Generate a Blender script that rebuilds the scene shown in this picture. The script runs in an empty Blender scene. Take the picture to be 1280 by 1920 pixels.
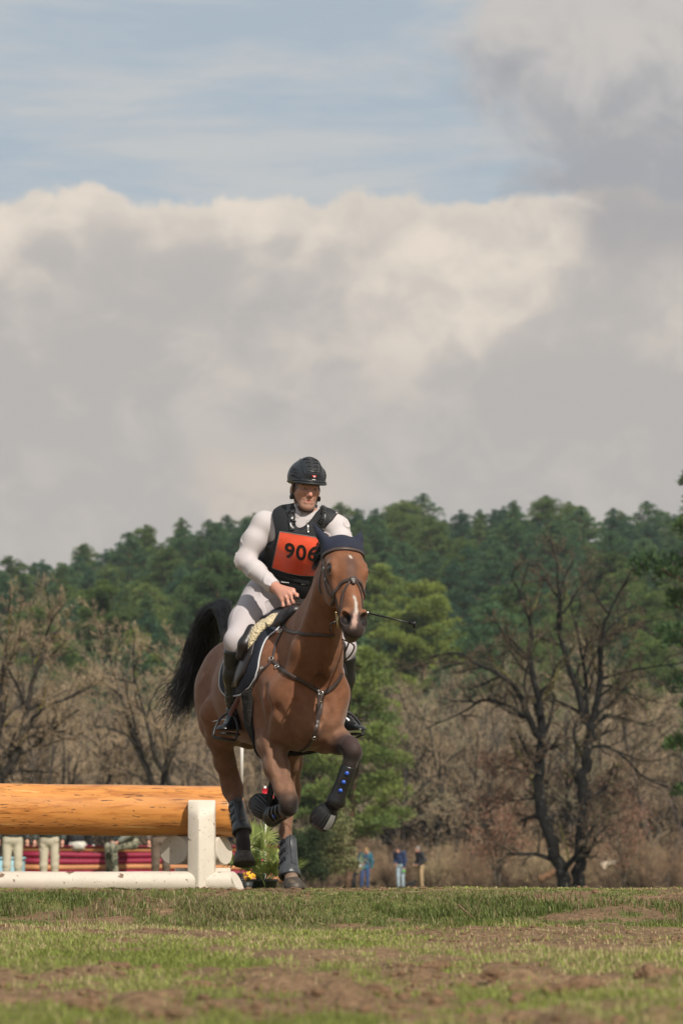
import bpy, math, os
import numpy as np
from mathutils import Vector, Matrix

# ------------------------------------------------------------------ camera, world, sun, exposure
sc = bpy.context.scene
C = sc.collection
R = math.radians
FPX = 6400.0                                   # focal length in photograph pixels (1280 x 1920)
PITCH = math.atan(697 / FPX)
CAM = np.array([0.0, 0.0, 0.05])
cam_d = bpy.data.cameras.new('camera')
cam = bpy.data.objects.new('camera', cam_d); C.objects.link(cam); sc.camera = cam
cam.location = CAM
cam.rotation_euler = (R(90) + PITCH, 0, 0)
cam_d.sensor_fit = 'VERTICAL'; cam_d.sensor_height = 36; cam_d.sensor_width = 24
cam_d.lens = 120; cam_d.clip_start = 0.1; cam_d.clip_end = 20000
cam_d.dof.use_dof = True; cam_d.dof.focus_distance = 19.5; cam_d.dof.aperture_fstop = 5.7

SUN_AZ, SUN_EL = R(27), R(40)                  # azimuth to the right of the line behind the camera
to_sun = Vector((math.sin(SUN_AZ) * math.cos(SUN_EL), -math.cos(SUN_AZ) * math.cos(SUN_EL), math.sin(SUN_EL)))
sun_d = bpy.data.lights.new('sun', 'SUN'); sun_d.energy = 4.0; sun_d.angle = R(0.6); sun_d.color = (1.0, 0.93, 0.82)
sun = bpy.data.objects.new('sun', sun_d); C.objects.link(sun)
sun.rotation_euler = to_sun.to_track_quat('Z', 'Y').to_euler(); sun.location = (10, -10, 30)

sc.view_settings.view_transform = 'Standard'; sc.view_settings.look = 'None'
sc.view_settings.exposure = .30; sc.view_settings.gamma = 1
sc.render.engine = 'CYCLES'
sc.cycles.use_denoising = True
sc.cycles.max_bounces = 6; sc.cycles.diffuse_bounces = 3; sc.cycles.glossy_bounces = 3
sc.cycles.transparent_max_bounces = 8; sc.cycles.caustics_reflective = False; sc.cycles.caustics_refractive = False

def build_world():
    w = bpy.data.worlds.new('World'); sc.world = w; w.use_nodes = True
    nt = w.node_tree; nt.nodes.clear(); N = nt.nodes.new; L = nt.links.new
    out = N('ShaderNodeOutputWorld'); bg = N('ShaderNodeBackground')
    sky = N('ShaderNodeTexSky'); sky.sky_type = 'NISHITA'; sky.sun_disc = False
    sky.sun_elevation = SUN_EL; sky.sun_rotation = math.pi - SUN_AZ
    sky.air_density = 1.0; sky.dust_density = 1.5; sky.ozone_density = 1.0
    geo = N('ShaderNodeTexCoord')
    sep = N('ShaderNodeSeparateXYZ'); L(geo.outputs['Generated'], sep.inputs[0])
    def M(op, a, b=None, c=None):
        n = N('ShaderNodeMath'); n.operation = op
        for i, v in enumerate((a, b, c)):
            if v is None: continue
            if isinstance(v, (int, float)): n.inputs[i].default_value = v
            else: L(v, n.inputs[i])
        return n.outputs[0]
    def smooth(x, a, b):
        n = N('ShaderNodeMapRange'); n.interpolation_type = 'SMOOTHSTEP'
        L(x, n.inputs[0]); n.inputs[1].default_value = a; n.inputs[2].default_value = b
        return n.outputs[0]
    hor = M('SQRT', M('ADD', M('MULTIPLY', sep.outputs[0], sep.outputs[0]), M('MULTIPLY', sep.outputs[1], sep.outputs[1])))
    el = M('MULTIPLY', M('ARCTAN2', sep.outputs[2], hor), 180 / math.pi)          # degrees above horizon
    az = M('MULTIPLY', M('ARCTAN2', sep.outputs[0], sep.outputs[1]), 180 / math.pi)  # degrees right of the view
    def noise(sx, sy, scale, detail=6, rough=.55, dist=0, off=0.0, lac=2.0):
        cmb = N('ShaderNodeCombineXYZ')
        L(M('MULTIPLY', az, sx), cmb.inputs[0]); L(M('MULTIPLY', el, sy), cmb.inputs[1]); cmb.inputs[2].default_value = off
        n = N('ShaderNodeTexNoise'); L(cmb.outputs[0], n.inputs['Vector'])
        n.inputs['Scale'].default_value = scale; n.inputs['Detail'].default_value = detail
        n.inputs['Roughness'].default_value = rough; n.inputs['Distortion'].default_value = dist
        return n.outputs['Fac']
    def mix(f, a, b):
        n = N('ShaderNodeMix'); n.data_type = 'RGBA'
        if isinstance(f, (int, float)): n.inputs[0].default_value = f
        else: L(f, n.inputs[0])
        for i, v in ((6, a), (7, b)):
            if isinstance(v, tuple): n.inputs[i].default_value = (*v, 1)
            else: L(v, n.inputs[i])
        return n.outputs[2]
    # clear sky from the Nishita model, veiled by thin high cloud
    gain = N('ShaderNodeMix'); gain.data_type = 'RGBA'; gain.blend_type = 'MULTIPLY'; gain.inputs[0].default_value = 1
    L(sky.outputs[0], gain.inputs[6]); gain.inputs[7].default_value = (.10, .10, .10, 1)
    clear = mix(.85, gain.outputs[2], (.35, .405, .45))
    cir = smooth(noise(.16, 1.0, .9, 5, .6, .3, 3.1), .40, .66)
    c1 = mix(M('MULTIPLY', cir, .85), clear, (.475, .480, .475))
    # cumulus bank : lumpy top edge around 11.5 deg
    edge = M('ADD', M('MULTIPLY', noise(1, .6, .45, 4, .5, .0, 7.7), 1.3), M('ADD', M('MULTIPLY', noise(1, 1, 1.3, 6, .55, 0, 1.7), .75), M('MULTIPLY', noise(1, 1, 5.0, 4, .6, 0, 4.7), .16)))
    h = M('SUBTRACT', M('ADD', 10.42, edge), el)                                    # > 0 inside the bank
    bank = smooth(h, -.04, .20)
    big = noise(.75, 1, .45, 5, .5, .5, 12.3)
    fine = noise(.8, 1, 1.3, 5, .50, .4, 5.2)
    lum = M('ADD', M('MULTIPLY', big, .60), M('MULTIPLY', fine, .40))
    topb = smooth(h, 1.9, .0)                                                       # brighter close to the top edge
    rim = smooth(M('ADD', h, M('MULTIPLY', fine, .5)), .75, .2)
    puff = M('MULTIPLY', smooth(M('ABSOLUTE', M('SUBTRACT', az, 2.0)), 2.9, .3), smooth(M('ABSOLUTE', M('SUBTRACT', el, 9.9)), 1.8, .2))
    lit = M('ADD', M('ADD', M('MULTIPLY', topb, .50), M('MULTIPLY', smooth(lum, .40, .64), .50)), M('ADD', M('MULTIPLY', puff, .42), M('MULTIPLY', rim, .18)))
    lit = smooth(M('SUBTRACT', lit, .03), 0, 1.02)
    cc = mix(lit, (.405, .380, .360), (.68, .60, .51))
    cc = mix(M('MULTIPLY', smooth(el, 9.0, 7.2), .5), cc, (.395, .378, .362))
    low = M('MULTIPLY', smooth(M('ABSOLUTE', M('ADD', az, 1.2)), 1.9, .2), smooth(M('ABSOLUTE', M('SUBTRACT', M('ADD', el, M('MULTIPLY', M('SUBTRACT', fine, .5), 2.0)), 6.6)), 1.0, .2))
    cc = mix(M('MULTIPLY', low, .8), cc, (.55, .475, .40))
    c2 = mix(bank, c1, cc)
    # darker ragged cloud, upper right
    lim = M('ADD', 1.35, M('MULTIPLY', M('MAXIMUM', M('SUBTRACT', 13.5, el), 0), .82))
    gx = M('SUBTRACT', az, M('ADD', lim, M('MULTIPLY', M('SUBTRACT', noise(1, 1, .9, 7, .58, .5, 21.0), .5), 3.6)))
    band = M('MULTIPLY', smooth(gx, -.5, 1.7), smooth(M('ADD', el, M('MULTIPLY', M('SUBTRACT', fine, .5), 1.2)), 9.7, 11.1))
    grey = mix(smooth(M('ADD', noise(1, 1, .7, 6, .55, .4, 17.0), M('MULTIPLY', M('SUBTRACT', el, 12.6), .13)), .42, .78), (.305, .298, .308), (.50, .46, .425))
    c3 = mix(M('MULTIPLY', band, .82), c2, grey)
    # below the horizon: dull earth tone, so that the far side of the world is not bright
    c4 = mix(smooth(el, -1.0, -3.0), c3, (.10, .09, .06))
    L(c4, bg.inputs['Color']); bg.inputs['Strength'].default_value = 1.0
    L(bg.outputs[0], out.inputs[0])
build_world()

# ------------------------------------------------------------------ helpers
cosp, sinp = math.cos(PITCH), math.sin(PITCH)
def ray(px, py):
    a, b = (px - 640) / FPX, (960 - py) / FPX
    d = np.array([a, cosp - b * sinp, sinp + b * cosp])
    return d
def P(px, py, Y):
    d = ray(px, py); return CAM + d * (Y / d[1])
def V(*a): return np.array(a, float)
def unit(v): return v / (np.linalg.norm(v) + 1e-12)
rng = np.random.default_rng(7)

def vnoise(p, seed=0):
    """value noise, p (n,3) -> [-1,1]"""
    p = np.asarray(p, float); i = np.floor(p).astype(np.int64); f = p - i; f = f * f * (3 - 2 * f)
    def h(a):
        n = (a[:, 0] * 374761393 + a[:, 1] * 668265263 + a[:, 2] * 2147483647 + seed * 1274126177) & 0xffffffff
        n = ((n ^ (n >> 13)) * 1274126177) & 0xffffffff
        n = (n ^ (n >> 16)) & 0xffff
        return n / 32767.5 - 1
    r = 0
    for dx in (0, 1):
        for dy in (0, 1):
            for dz in (0, 1):
                w = (f[:, 0] if dx else 1 - f[:, 0]) * (f[:, 1] if dy else 1 - f[:, 1]) * (f[:, 2] if dz else 1 - f[:, 2])
                r = r + w * h(i + np.array([dx, dy, dz]))
    return r
def fbm(p, o=4, seed=0, g=.5):
    p = np.asarray(p, float); r = 0; a = 1; t = 0
    for k in range(o):
        r = r + a * vnoise(p * 2 ** k, seed + k * 13); t += a; a *= g
    return r / t
def sstep(x, a, b):
    t = np.clip((x - a) / (b - a), 0, 1); return t * t * (3 - 2 * t)

_loc = {}
def abs_loc(o): return _loc.get(o.name, Vector((0, 0, 0)))

def add_mesh(name, v, f, mat, parent=None, smooth=True, col=None, attrs=None, mats=None, midx=None):
    """v (n,3) world coords, f (m,k) int array or list of such arrays; ONE mesh object with its origin at its parent's"""
    v = np.asarray(v, float)
    base = np.array(abs_loc(parent)) if parent is not None else np.array([0, 0, 0.0])
    fs = f if isinstance(f, list) else [f]
    fs = [np.asarray(a, np.int32) for a in fs if len(a)]
    me = bpy.data.meshes.new(name)
    if parent is None:
        base = np.array([(v[:, 0].min() + v[:, 0].max()) / 2, (v[:, 1].min() + v[:, 1].max()) / 2, v[:, 2].min()])
    me.vertices.add(len(v)); me.vertices.foreach_set('co', (v - base).astype(np.float32).ravel())
    tot = sum(a.size for a in fs); npol = sum(len(a) for a in fs)
    me.loops.add(tot); me.polygons.add(npol)
    me.loops.foreach_set('vertex_index', np.concatenate([a.ravel() for a in fs]))
    st = []; s = 0
    for a in fs:
        k = a.shape[1]; st.append(s + np.arange(len(a)) * k); s += a.size
    me.polygons.foreach_set('loop_start', np.concatenate(st).astype(np.int32))
    me.update(calc_edges=True); me.validate()
    if smooth: me.polygons.foreach_set('use_smooth', np.ones(len(me.polygons), bool))
    if col is not None:
        a = me.color_attributes.new('Col', 'FLOAT_COLOR', 'POINT')
        c4 = np.ones((len(v), 4), np.float32); c4[:, :3] = col
        a.data.foreach_set('color', c4.ravel())
    for m in (mats or [mat]): me.materials.append(m)
    if midx is not None: me.polygons.foreach_set('material_index', np.asarray(midx, np.int32))
    o = bpy.data.objects.new(name, me)
    C.objects.link(o)
    if parent is not None: o.parent = parent; _loc[o.name] = Vector(base)
    else: o.location = base; _loc[o.name] = Vector(base)
    return o
def tag(o, label=None, cat=None, group=None, kind=None):
    for k, x in (('label', label), ('category', cat), ('group', group), ('kind', kind)):
        if x: o[k] = x
    return o
def empty(name, loc, label, cat, group=None):
    o = bpy.data.objects.new(name, None); C.objects.link(o); o.location = Vector(loc); o.empty_display_size = .1
    _loc[o.name] = Vector(loc); return tag(o, label, cat, group)
def dup(o, parent=None):
    c = o.copy(); C.objects.link(c)
    if parent is not None: c.parent = parent
    for ch in o.children: dup(ch, c)
    return c

class MB:
    """collects geometry for one mesh"""
    def __init__(s): s.v = []; s.q = []; s.t = []; s.n = 0; s.c = []
    def add(s, v, q=None, t=None, c=None):
        v = np.asarray(v, float); s.v.append(v)
        if q is not None and len(q): s.q.append(np.asarray(q) + s.n)
        if t is not None and len(t): s.t.append(np.asarray(t) + s.n)
        if c is not None: s.c.append(np.broadcast_to(np.asarray(c, float), (len(v), 3)))
        s.n += len(v); return s
    def box(s, c, h, R=None, c_=None, bev=0):
        x = np.array([[a, b, d] for a in (-1, 1) for b in (-1, 1) for d in (-1, 1)], float) * np.asarray(h)
        if R is not None: x = x @ np.asarray(R).T
        return s.add(x + np.asarray(c), q=[[0, 1, 3, 2], [4, 6, 7, 5], [0, 4, 5, 1], [2, 3, 7, 6], [0, 2, 6, 4], [1, 5, 7, 3]], c=c_)
    def tube(s, pts, r, sides=8, caps=True, c=None, flat=None):
        pts = np.asarray(pts, float); n = len(pts); r = np.broadcast_to(np.asarray(r, float), (n,))
        t = np.gradient(pts, axis=0); t /= np.linalg.norm(t, axis=1)[:, None] + 1e-12
        ref = V(0, 0, 1) if abs(t[0][2]) < .9 else V(1, 0, 0)
        a = unit(np.cross(t[0], ref)); rings = []
        for i in range(n):
            a = unit(a - t[i] * a.dot(t[i])); b = np.cross(t[i], a)
            th = np.arange(sides) * 2 * math.pi / sides
            rings.append(pts[i] + r[i] * (np.cos(th)[:, None] * a + np.sin(th)[:, None] * b * (flat or 1)))
        v = np.concatenate(rings); q = []
        k = np.arange(sides); k2 = (k + 1) % sides
        for i in range(n - 1):
            q.append(np.stack([i * sides + k, i * sides + k2, (i + 1) * sides + k2, (i + 1) * sides + k], 1))
        q = np.concatenate(q); tt = []
        if caps:
            v = np.concatenate([v, pts[:1], pts[-1:]])
            m = n * sides
            tt = np.concatenate([np.stack([k2, k, np.full(sides, m)], 1), np.stack([(n - 1) * sides + k, (n - 1) * sides + k2, np.full(sides, m + 1)], 1)])
        return s.add(v, q, tt, c)
    def prisms(s, A, B, ra, rb, sides=3, c=None):
        A = np.asarray(A, float); B = np.asarray(B, float); n = len(A)
        ra = np.broadcast_to(np.asarray(ra, float), (n,)); rb = np.broadcast_to(np.asarray(rb, float), (n,))
        t = B - A; t /= np.linalg.norm(t, axis=1)[:, None] + 1e-12
        ref = np.where(np.abs(t[:, 2:3]) < .9, np.array([[0, 0, 1.]]), np.array([[1., 0, 0]]))
        a = np.cross(t, ref); a /= np.linalg.norm(a, axis=1)[:, None]; b = np.cross(t, a)
        th = np.arange(sides) * 2 * math.pi / sides
        o = np.cos(th)[None, :, None] * a[:, None] + np.sin(th)[None, :, None] * b[:, None]
        v = np.concatenate([A[:, None] + o * ra[:, None, None], B[:, None] + o * rb[:, None, None]], 1).reshape(-1, 3)
        k = np.arange(sides); k2 = (k + 1) % sides
        q = np.stack([k, k2, k2 + sides, k + sides], 1)[None] + (np.arange(n) * 2 * sides)[:, None, None]
        if c is not None and np.ndim(c) == 2: c = np.repeat(c, 2 * sides, 0)
        return s.add(v, q.reshape(-1, 4), None, c)
    def strap(s, pts, nrm, w, th=.004, c=None, lift=0.0):
        """flat leather strap: rectangular section, nrm = outward normals"""
        pts = np.asarray(pts, float); nrm = np.asarray(nrm, float); n = len(pts)
        t = np.gradient(pts, axis=0); t /= np.linalg.norm(t, axis=1)[:, None] + 1e-12
        b = np.cross(t, nrm); b /= np.linalg.norm(b, axis=1)[:, None] + 1e-12
        w = np.atleast_1d(np.asarray(w, float)); w = np.interp(np.linspace(0, 1, n), np.linspace(0, 1, len(w)), w)[:, None] / 2 if len(w) > 1 else np.full((n, 1), w[0] / 2)
        o = pts + nrm * lift
        prof = [(-1, 0), (-1, .6), (-.7, 1), (.7, 1), (1, .6), (1, 0)]
        v = np.stack([o + b * w * x + nrm * th * y for x, y in prof], 1).reshape(-1, 3); m = len(prof)
        k = np.arange(m); k2 = (k + 1) % m; q = []
        for i in range(n - 1): q.append(np.stack([i * m + k, i * m + k2, (i + 1) * m + k2, (i + 1) * m + k], 1))
        q = np.concatenate(q)
        e = (n - 1) * m
        return s.add(v, np.concatenate([q, [[0, 1, 4, 5], [1, 2, 3, 4], [e + 5, e + 4, e + 1, e], [e + 4, e + 3, e + 2, e + 1]]]), None, c)
    def lathe(s, c, axis, prof, sides=24, c_=None, sx=1.0, xdir=None):
        """prof [(h, r)] along axis"""
        axis = unit(np.asarray(axis, float)); a = unit(np.cross(axis, xdir if xdir is not None else (V(0, 0, 1) if abs(axis[2]) < .9 else V(1, 0, 0)))); b = np.cross(axis, a)
        th = np.arange(sides) * 2 * math.pi / sides; n = len(prof)
        o = np.cos(th)[:, None] * a * sx + np.sin(th)[:, None] * b
        v = np.concatenate([np.asarray(c) + axis * h + o * r for h, r in prof])
        k = np.arange(sides); k2 = (k + 1) % sides; q = []
        for i in range(n - 1): q.append(np.stack([i * sides + k2, i * sides + k, (i + 1) * sides + k, (i + 1) * sides + k2], 1))
        return s.add(v, np.concatenate(q), None, c_)
    def build(s, name, mat, parent=None, smooth=True, **kw):
        v = np.concatenate(s.v); fs = []
        if s.q: fs.append(np.concatenate(s.q))
        if s.t: fs.append(np.concatenate(s.t))
        col = np.concatenate(s.c) if s.c else None
        return add_mesh(name, v, fs, mat, parent, smooth, col, **kw)

def bez(pts, n=12):
    """Catmull-Rom through pts"""
    p = np.asarray(pts, float); p = np.concatenate([[2 * p[0] - p[1]], p, [2 * p[-1] - p[-2]]]); o = []
    for i in range(1, len(p) - 2):
        for t in np.linspace(0, 1, n, endpoint=(i == len(p) - 3)):
            o.append(.5 * ((2 * p[i]) + (-p[i - 1] + p[i + 1]) * t + (2 * p[i - 1] - 5 * p[i] + 4 * p[i + 1] - p[i + 2]) * t * t + (-p[i - 1] + 3 * p[i] - 3 * p[i + 1] + p[i + 2]) * t ** 3))
    return np.array(o)

# ------------------------------------------------------------------ signed distance modelling
class Shape:
    """smooth union of tapered capsules and ellipsoids, turned into ONE continuous skin"""
    def __init__(s): s.p = []; s.mods = []
    def rc(s, a, b, ra, rb, k=.03, flat=None, op='+'):
        s.p.append(('rc', np.asarray(a, float), np.asarray(b, float), ra, rb, k, flat, op)); return s
    def chain(s, pts, rs, k=.03, flat=None, op='+'):
        for i in range(len(pts) - 1): s.rc(pts[i], pts[i + 1], rs[i], rs[i + 1], k, flat, op)
        return s
    def ell(s, c, r, ax=None, k=.03, op='+'):
        s.p.append(('el', np.asarray(c, float), np.asarray(r, float), None if ax is None else np.asarray(ax, float), None, k, None, op)); return s
    def plane(s, c, n, k=.005, op='-'):        # removes the side the normal points to
        s.p.append(('pl', np.asarray(c, float), unit(np.asarray(n, float)), None, None, k, None, op)); return s
    def _bb(s, p, m):
        if p[0] == 'rc':
            r = max(p[3], p[4]) * max(1, p[6][1] if p[6] else 1) + m + p[5]
            return np.minimum(p[1], p[2]) - r, np.maximum(p[1], p[2]) + r
        if p[0] == 'el':
            r = p[2] if p[3] is None else np.sqrt((np.square(p[3]) * np.square(p[2])[:, None]).sum(0))
            return p[1] - r - m - p[5], p[1] + r + m + p[5]
        return np.full(3, -1e9), np.full(3, 1e9)
    @staticmethod
    def _d(p, x):
        if p[0] == 'rc':
            a, b = p[1], p[2]; ab = b - a; L2 = ab.dot(ab) + 1e-12; pa = x - a
            h = np.clip(pa @ ab / L2, 0, 1); q = pa - h[..., None] * ab; r = p[3] + (p[4] - p[3]) * h
            d0 = np.sqrt((q * q).sum(-1)) + 1e-9
            if p[6]:
                dr, sc_ = p[6]; dr = unit(np.asarray(dr, float)); dr = unit(dr - ab * (dr.dot(ab) / L2))
                c = q @ dr; q2 = q - c[..., None] * dr
                d1 = np.sqrt((q2 * q2).sum(-1) + (c / sc_) ** 2) + 1e-9
                return (d1 - r) * np.clip(d0 / d1, min(1, sc_), max(1, sc_))
            return d0 - r
        if p[0] == 'el':
            q = x - p[1]
            if p[3] is not None: q = q @ p[3].T
            k0 = np.sqrt(((q / p[2]) ** 2).sum(-1)); k1 = np.sqrt(((q / p[2] ** 2) ** 2).sum(-1)) + 1e-9
            return np.where(k0 < 1e-6, -p[2].min(), k0 * (k0 - 1) / k1)
        return (p[1] - x) @ p[2]
    @staticmethod
    def _comb(D, d, k, op):
        if op == '+':
            h = np.maximum(k - np.abs(D - d), 0) / k; return np.minimum(D, d) - h * h * k * .25
        if op == '-':
            d = -d; h = np.maximum(k - np.abs(D - d), 0) / k; return np.maximum(D, d) + h * h * k * .25
        h = np.maximum(k - np.abs(D - d), 0) / k; return np.maximum(D, d) + h * h * k * .25
    def at(s, x):
        x = np.asarray(x, float); D = np.full(x.shape[:-1], .6)
        for p in s.p: D = s._comb(D, s._d(p, x), p[5], p[7])
        for m in s.mods: D = m(D, x)
        return D
    def grad(s, x, e=.003):
        g = np.stack([s.at(x + np.eye(3)[i] * e) - s.at(x - np.eye(3)[i] * e) for i in range(3)], -1)
        return g / (np.linalg.norm(g, axis=-1)[..., None] + 1e-12)
    def proj(s, x, off=0.0, it=5):
        x = np.array(x, float)
        for _ in range(it): x = x - s.grad(x) * (s.at(x) - off)[..., None]
        return x
    def hit(s, pix, y0=18.0, y1=22.0, off=0.0):
        """points where the sight lines through photograph pixels meet the skin"""
        d = np.array([ray(*p) for p in pix]); d = d / d[:, 1:2]; t = np.full(len(d), y0)
        best = np.full(len(d), 1e9); bt = t.copy()
        for _ in range(70):
            D = s.at(CAM + d * t[:, None]) - off
            m = D < best; best = np.where(m, D, best); bt = np.where(m, t, bt)
            t = np.where(D > .0004, np.minimum(t + np.maximum(D, .0005) * .9, y1), t)
        t = np.where(best > .002, bt, t)
        return CAM + d * t[:, None]
    def mesh(s, h=.01, lo=None, hi=None, off=0.0):
        if lo is None:
            bl = [s._bb(p, .02) for p in s.p if p[7] == '+' and p[0] != 'pl']
            lo = np.min([b[0] for b in bl], 0) - off; hi = np.max([b[1] for b in bl], 0) + off
        lo = np.asarray(lo, float); n = np.ceil((np.asarray(hi) - lo) / h).astype(int) + 1
        ax = [lo[i] + h * np.arange(n[i]) for i in range(3)]
        D = np.full(n, .6)
        m = 4 * h + max(off, 0)
        for p in s.p:
            a, b = s._bb(p, m if p[7] == '+' else 0.03)
            i0 = np.clip(np.floor((a - lo) / h).astype(int), 0, n); i1 = np.clip(np.ceil((b - lo) / h).astype(int) + 1, 0, n)
            if np.any(i1 <= i0): continue
            if p[7] == '&': i0 = np.zeros(3, int); i1 = n
            sl = tuple(slice(i0[i], i1[i]) for i in range(3))
            X = np.stack(np.meshgrid(*(ax[i][i0[i]:i1[i]] for i in range(3)), indexing='ij'), -1)
            D[sl] = s._comb(D[sl], s._d(p, X), p[5], p[7])
        if s.mods:
            X = np.stack(np.meshgrid(*ax, indexing='ij'), -1)
            near = np.abs(D) < .08
            xs = X[near]; d = D[near]
            for mo in s.mods: d = mo(d, xs)
            D[near] = d
        return nets(D - off, lo, h)

def nets(D, lo, h):
    """surface nets"""
    S = D < 0
    nx, ny, nz = D.shape
    cnt = np.zeros((nx - 1, ny - 1, nz - 1), np.int8)
    for a in (0, 1):
        for b in (0, 1):
            for c in (0, 1): cnt += S[a:nx - 1 + a, b:ny - 1 + b, c:nz - 1 + c]
    act = (cnt > 0) & (cnt < 8)
    idx = np.argwhere(act); vid = np.full(act.shape, -1, np.int64); vid[act] = np.arange(len(idx))
    acc = np.zeros((len(idx), 3)); num = np.zeros(len(idx))
    cs = [(a, b, c) for a in (0, 1) for b in (0, 1) for c in (0, 1)]
    for i, p in enumerate(cs):
        for q in cs[i + 1:]:
            if sum(abs(p[k] - q[k]) for k in range(3)) != 1: continue
            dp = D[idx[:, 0] + p[0], idx[:, 1] + p[1], idx[:, 2] + p[2]]; dq = D[idx[:, 0] + q[0], idx[:, 1] + q[1], idx[:, 2] + q[2]]
            m = (dp < 0) != (dq < 0); t = np.where(m, dp / np.where(m, dp - dq, 1), 0)
            pos = np.array(p) + t[:, None] * (np.array(q) - np.array(p))
            acc[m] += pos[m]; num[m] += 1
    v = lo + h * (idx + acc / num[:, None])
    quads = []
    for ax in range(3):
        sl0 = [slice(None)] * 3; sl1 = [slice(None)] * 3; sl0[ax] = slice(0, -1); sl1[ax] = slice(1, None)
        A = S[tuple(sl0)]; B = S[tuple(sl1)]; e = np.argwhere(A != B)
        o1, o2 = [(1, 2), (2, 0), (0, 1)][ax]
        e = e[(e[:, o1] > 0) & (e[:, o2] > 0) & (e[:, o1] < D.shape[o1] - 1) & (e[:, o2] < D.shape[o2] - 1)]
        ins = A[e[:, 0], e[:, 1], e[:, 2]]
        def g(d1, d2):
            k = e.copy(); k[:, o1] -= d1; k[:, o2] -= d2; return vid[k[:, 0], k[:, 1], k[:, 2]]
        q = np.stack([g(1, 1), g(0, 1), g(0, 0), g(1, 0)], 1)
        quads.append(np.where(ins[:, None], q, q[:, ::-1]))
    return v, np.concatenate(quads)
# ------------------------------------------------------------------ materials
def mat(name, color=(.5, .5, .5), rough=.6, metal=0, spec=.5, var=0, vscale=8, vdetail=5, bump=0, bscale=60, bdist=.01, useCol=False,
        spots=None, sheen=0, coat=0, alpha_noise=None, trans=0, stretch=None, bdetail=4):
    m = bpy.data.materials.new(name); m.use_nodes = True; nt = m.node_tree; N = nt.nodes.new; L = nt.links.new
    b = nt.nodes['Principled BSDF']; b.inputs['Roughness'].default_value = rough; b.inputs['Metallic'].default_value = metal
    b.inputs['Specular IOR Level'].default_value = spec; b.inputs['Base Color'].default_value = (*color, 1)
    if sheen: b.inputs['Sheen Weight'].default_value = sheen; b.inputs['Sheen Roughness'].default_value = .4
    if coat: b.inputs['Coat Weight'].default_value = coat; b.inputs['Coat Roughness'].default_value = .15
    co = N('ShaderNodeTexCoord').outputs['Object']
    if stretch:
        mp = N('ShaderNodeMapping'); L(co, mp.inputs[0]); mp.inputs['Scale'].default_value = stretch
        if len(stretch) == 3: pass
        co = mp.outputs[0]
    cur = None
    if useCol:
        a = N('ShaderNodeAttribute'); a.attribute_name = 'Col'; cur = a.outputs['Color']
    if var:
        n = N('ShaderNodeTexNoise'); L(co, n.inputs[0]); n.inputs['Scale'].default_value = vscale; n.inputs['Detail'].default_value = vdetail; n.inputs['Roughness'].default_value = .62
        mr = N('ShaderNodeMapRange'); L(n.outputs[0], mr.inputs[0]); mr.inputs[1].default_value = .3; mr.inputs[2].default_value = .7
        mr.inputs[3].default_value = 1 - var; mr.inputs[4].default_value = 1 + var
        mx = N('ShaderNodeMix'); mx.data_type = 'RGBA'; mx.blend_type = 'MULTIPLY'; mx.inputs[0].default_value = 1
        if cur is not None: L(cur, mx.inputs[6])
        else: mx.inputs[6].default_value = (*color, 1)
        L(mr.outputs[0], mx.inputs[7]); cur = mx.outputs[2]
    for sp in (spots or []):                     # (color, scale, threshold, width)
        c2, s2, t2, w2 = sp[:4]
        n = N('ShaderNodeTexNoise'); L(co, n.inputs[0]); n.inputs['Scale'].default_value = s2; n.inputs['Detail'].default_value = 6; n.inputs['Roughness'].default_value = .6
        n.inputs['Distortion'].default_value = .3
        mr = N('ShaderNodeMapRange'); L(n.outputs[0], mr.inputs[0]); mr.inputs[1].default_value = t2; mr.inputs[2].default_value = t2 + w2
        mx = N('ShaderNodeMix'); mx.data_type = 'RGBA'; L(mr.outputs[0], mx.inputs[0])
        if cur is not None: L(cur, mx.inputs[6])
        else: mx.inputs[6].default_value = (*color, 1)
        mx.inputs[7].default_value = (*c2, 1); cur = mx.outputs[2]
    if cur is not None: L(cur, b.inputs['Base Color'])
    if bump:
        n = N('ShaderNodeTexNoise'); L(co, n.inputs[0]); n.inputs['Scale'].default_value = bscale; n.inputs['Detail'].default_value = bdetail
        bp = N('ShaderNodeBump'); bp.inputs['Strength'].default_value = bump; bp.inputs['Distance'].default_value = bdist
        L(n.outputs[0], bp.inputs['Height']); L(bp.outputs[0], b.inputs['Normal'])
    if trans:
        t = N('ShaderNodeBsdfTranslucent'); ms = N('ShaderNodeMixShader'); ms.inputs[0].default_value = trans
        if cur is not None: L(cur, t.inputs['Color'])
        else: t.inputs['Color'].default_value = (*color, 1)
        L(b.outputs[0], ms.inputs[1]); L(t.outputs[0], ms.inputs[2]); L(ms.outputs[0], nt.nodes['Material Output'].inputs[0])
    return m
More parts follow.
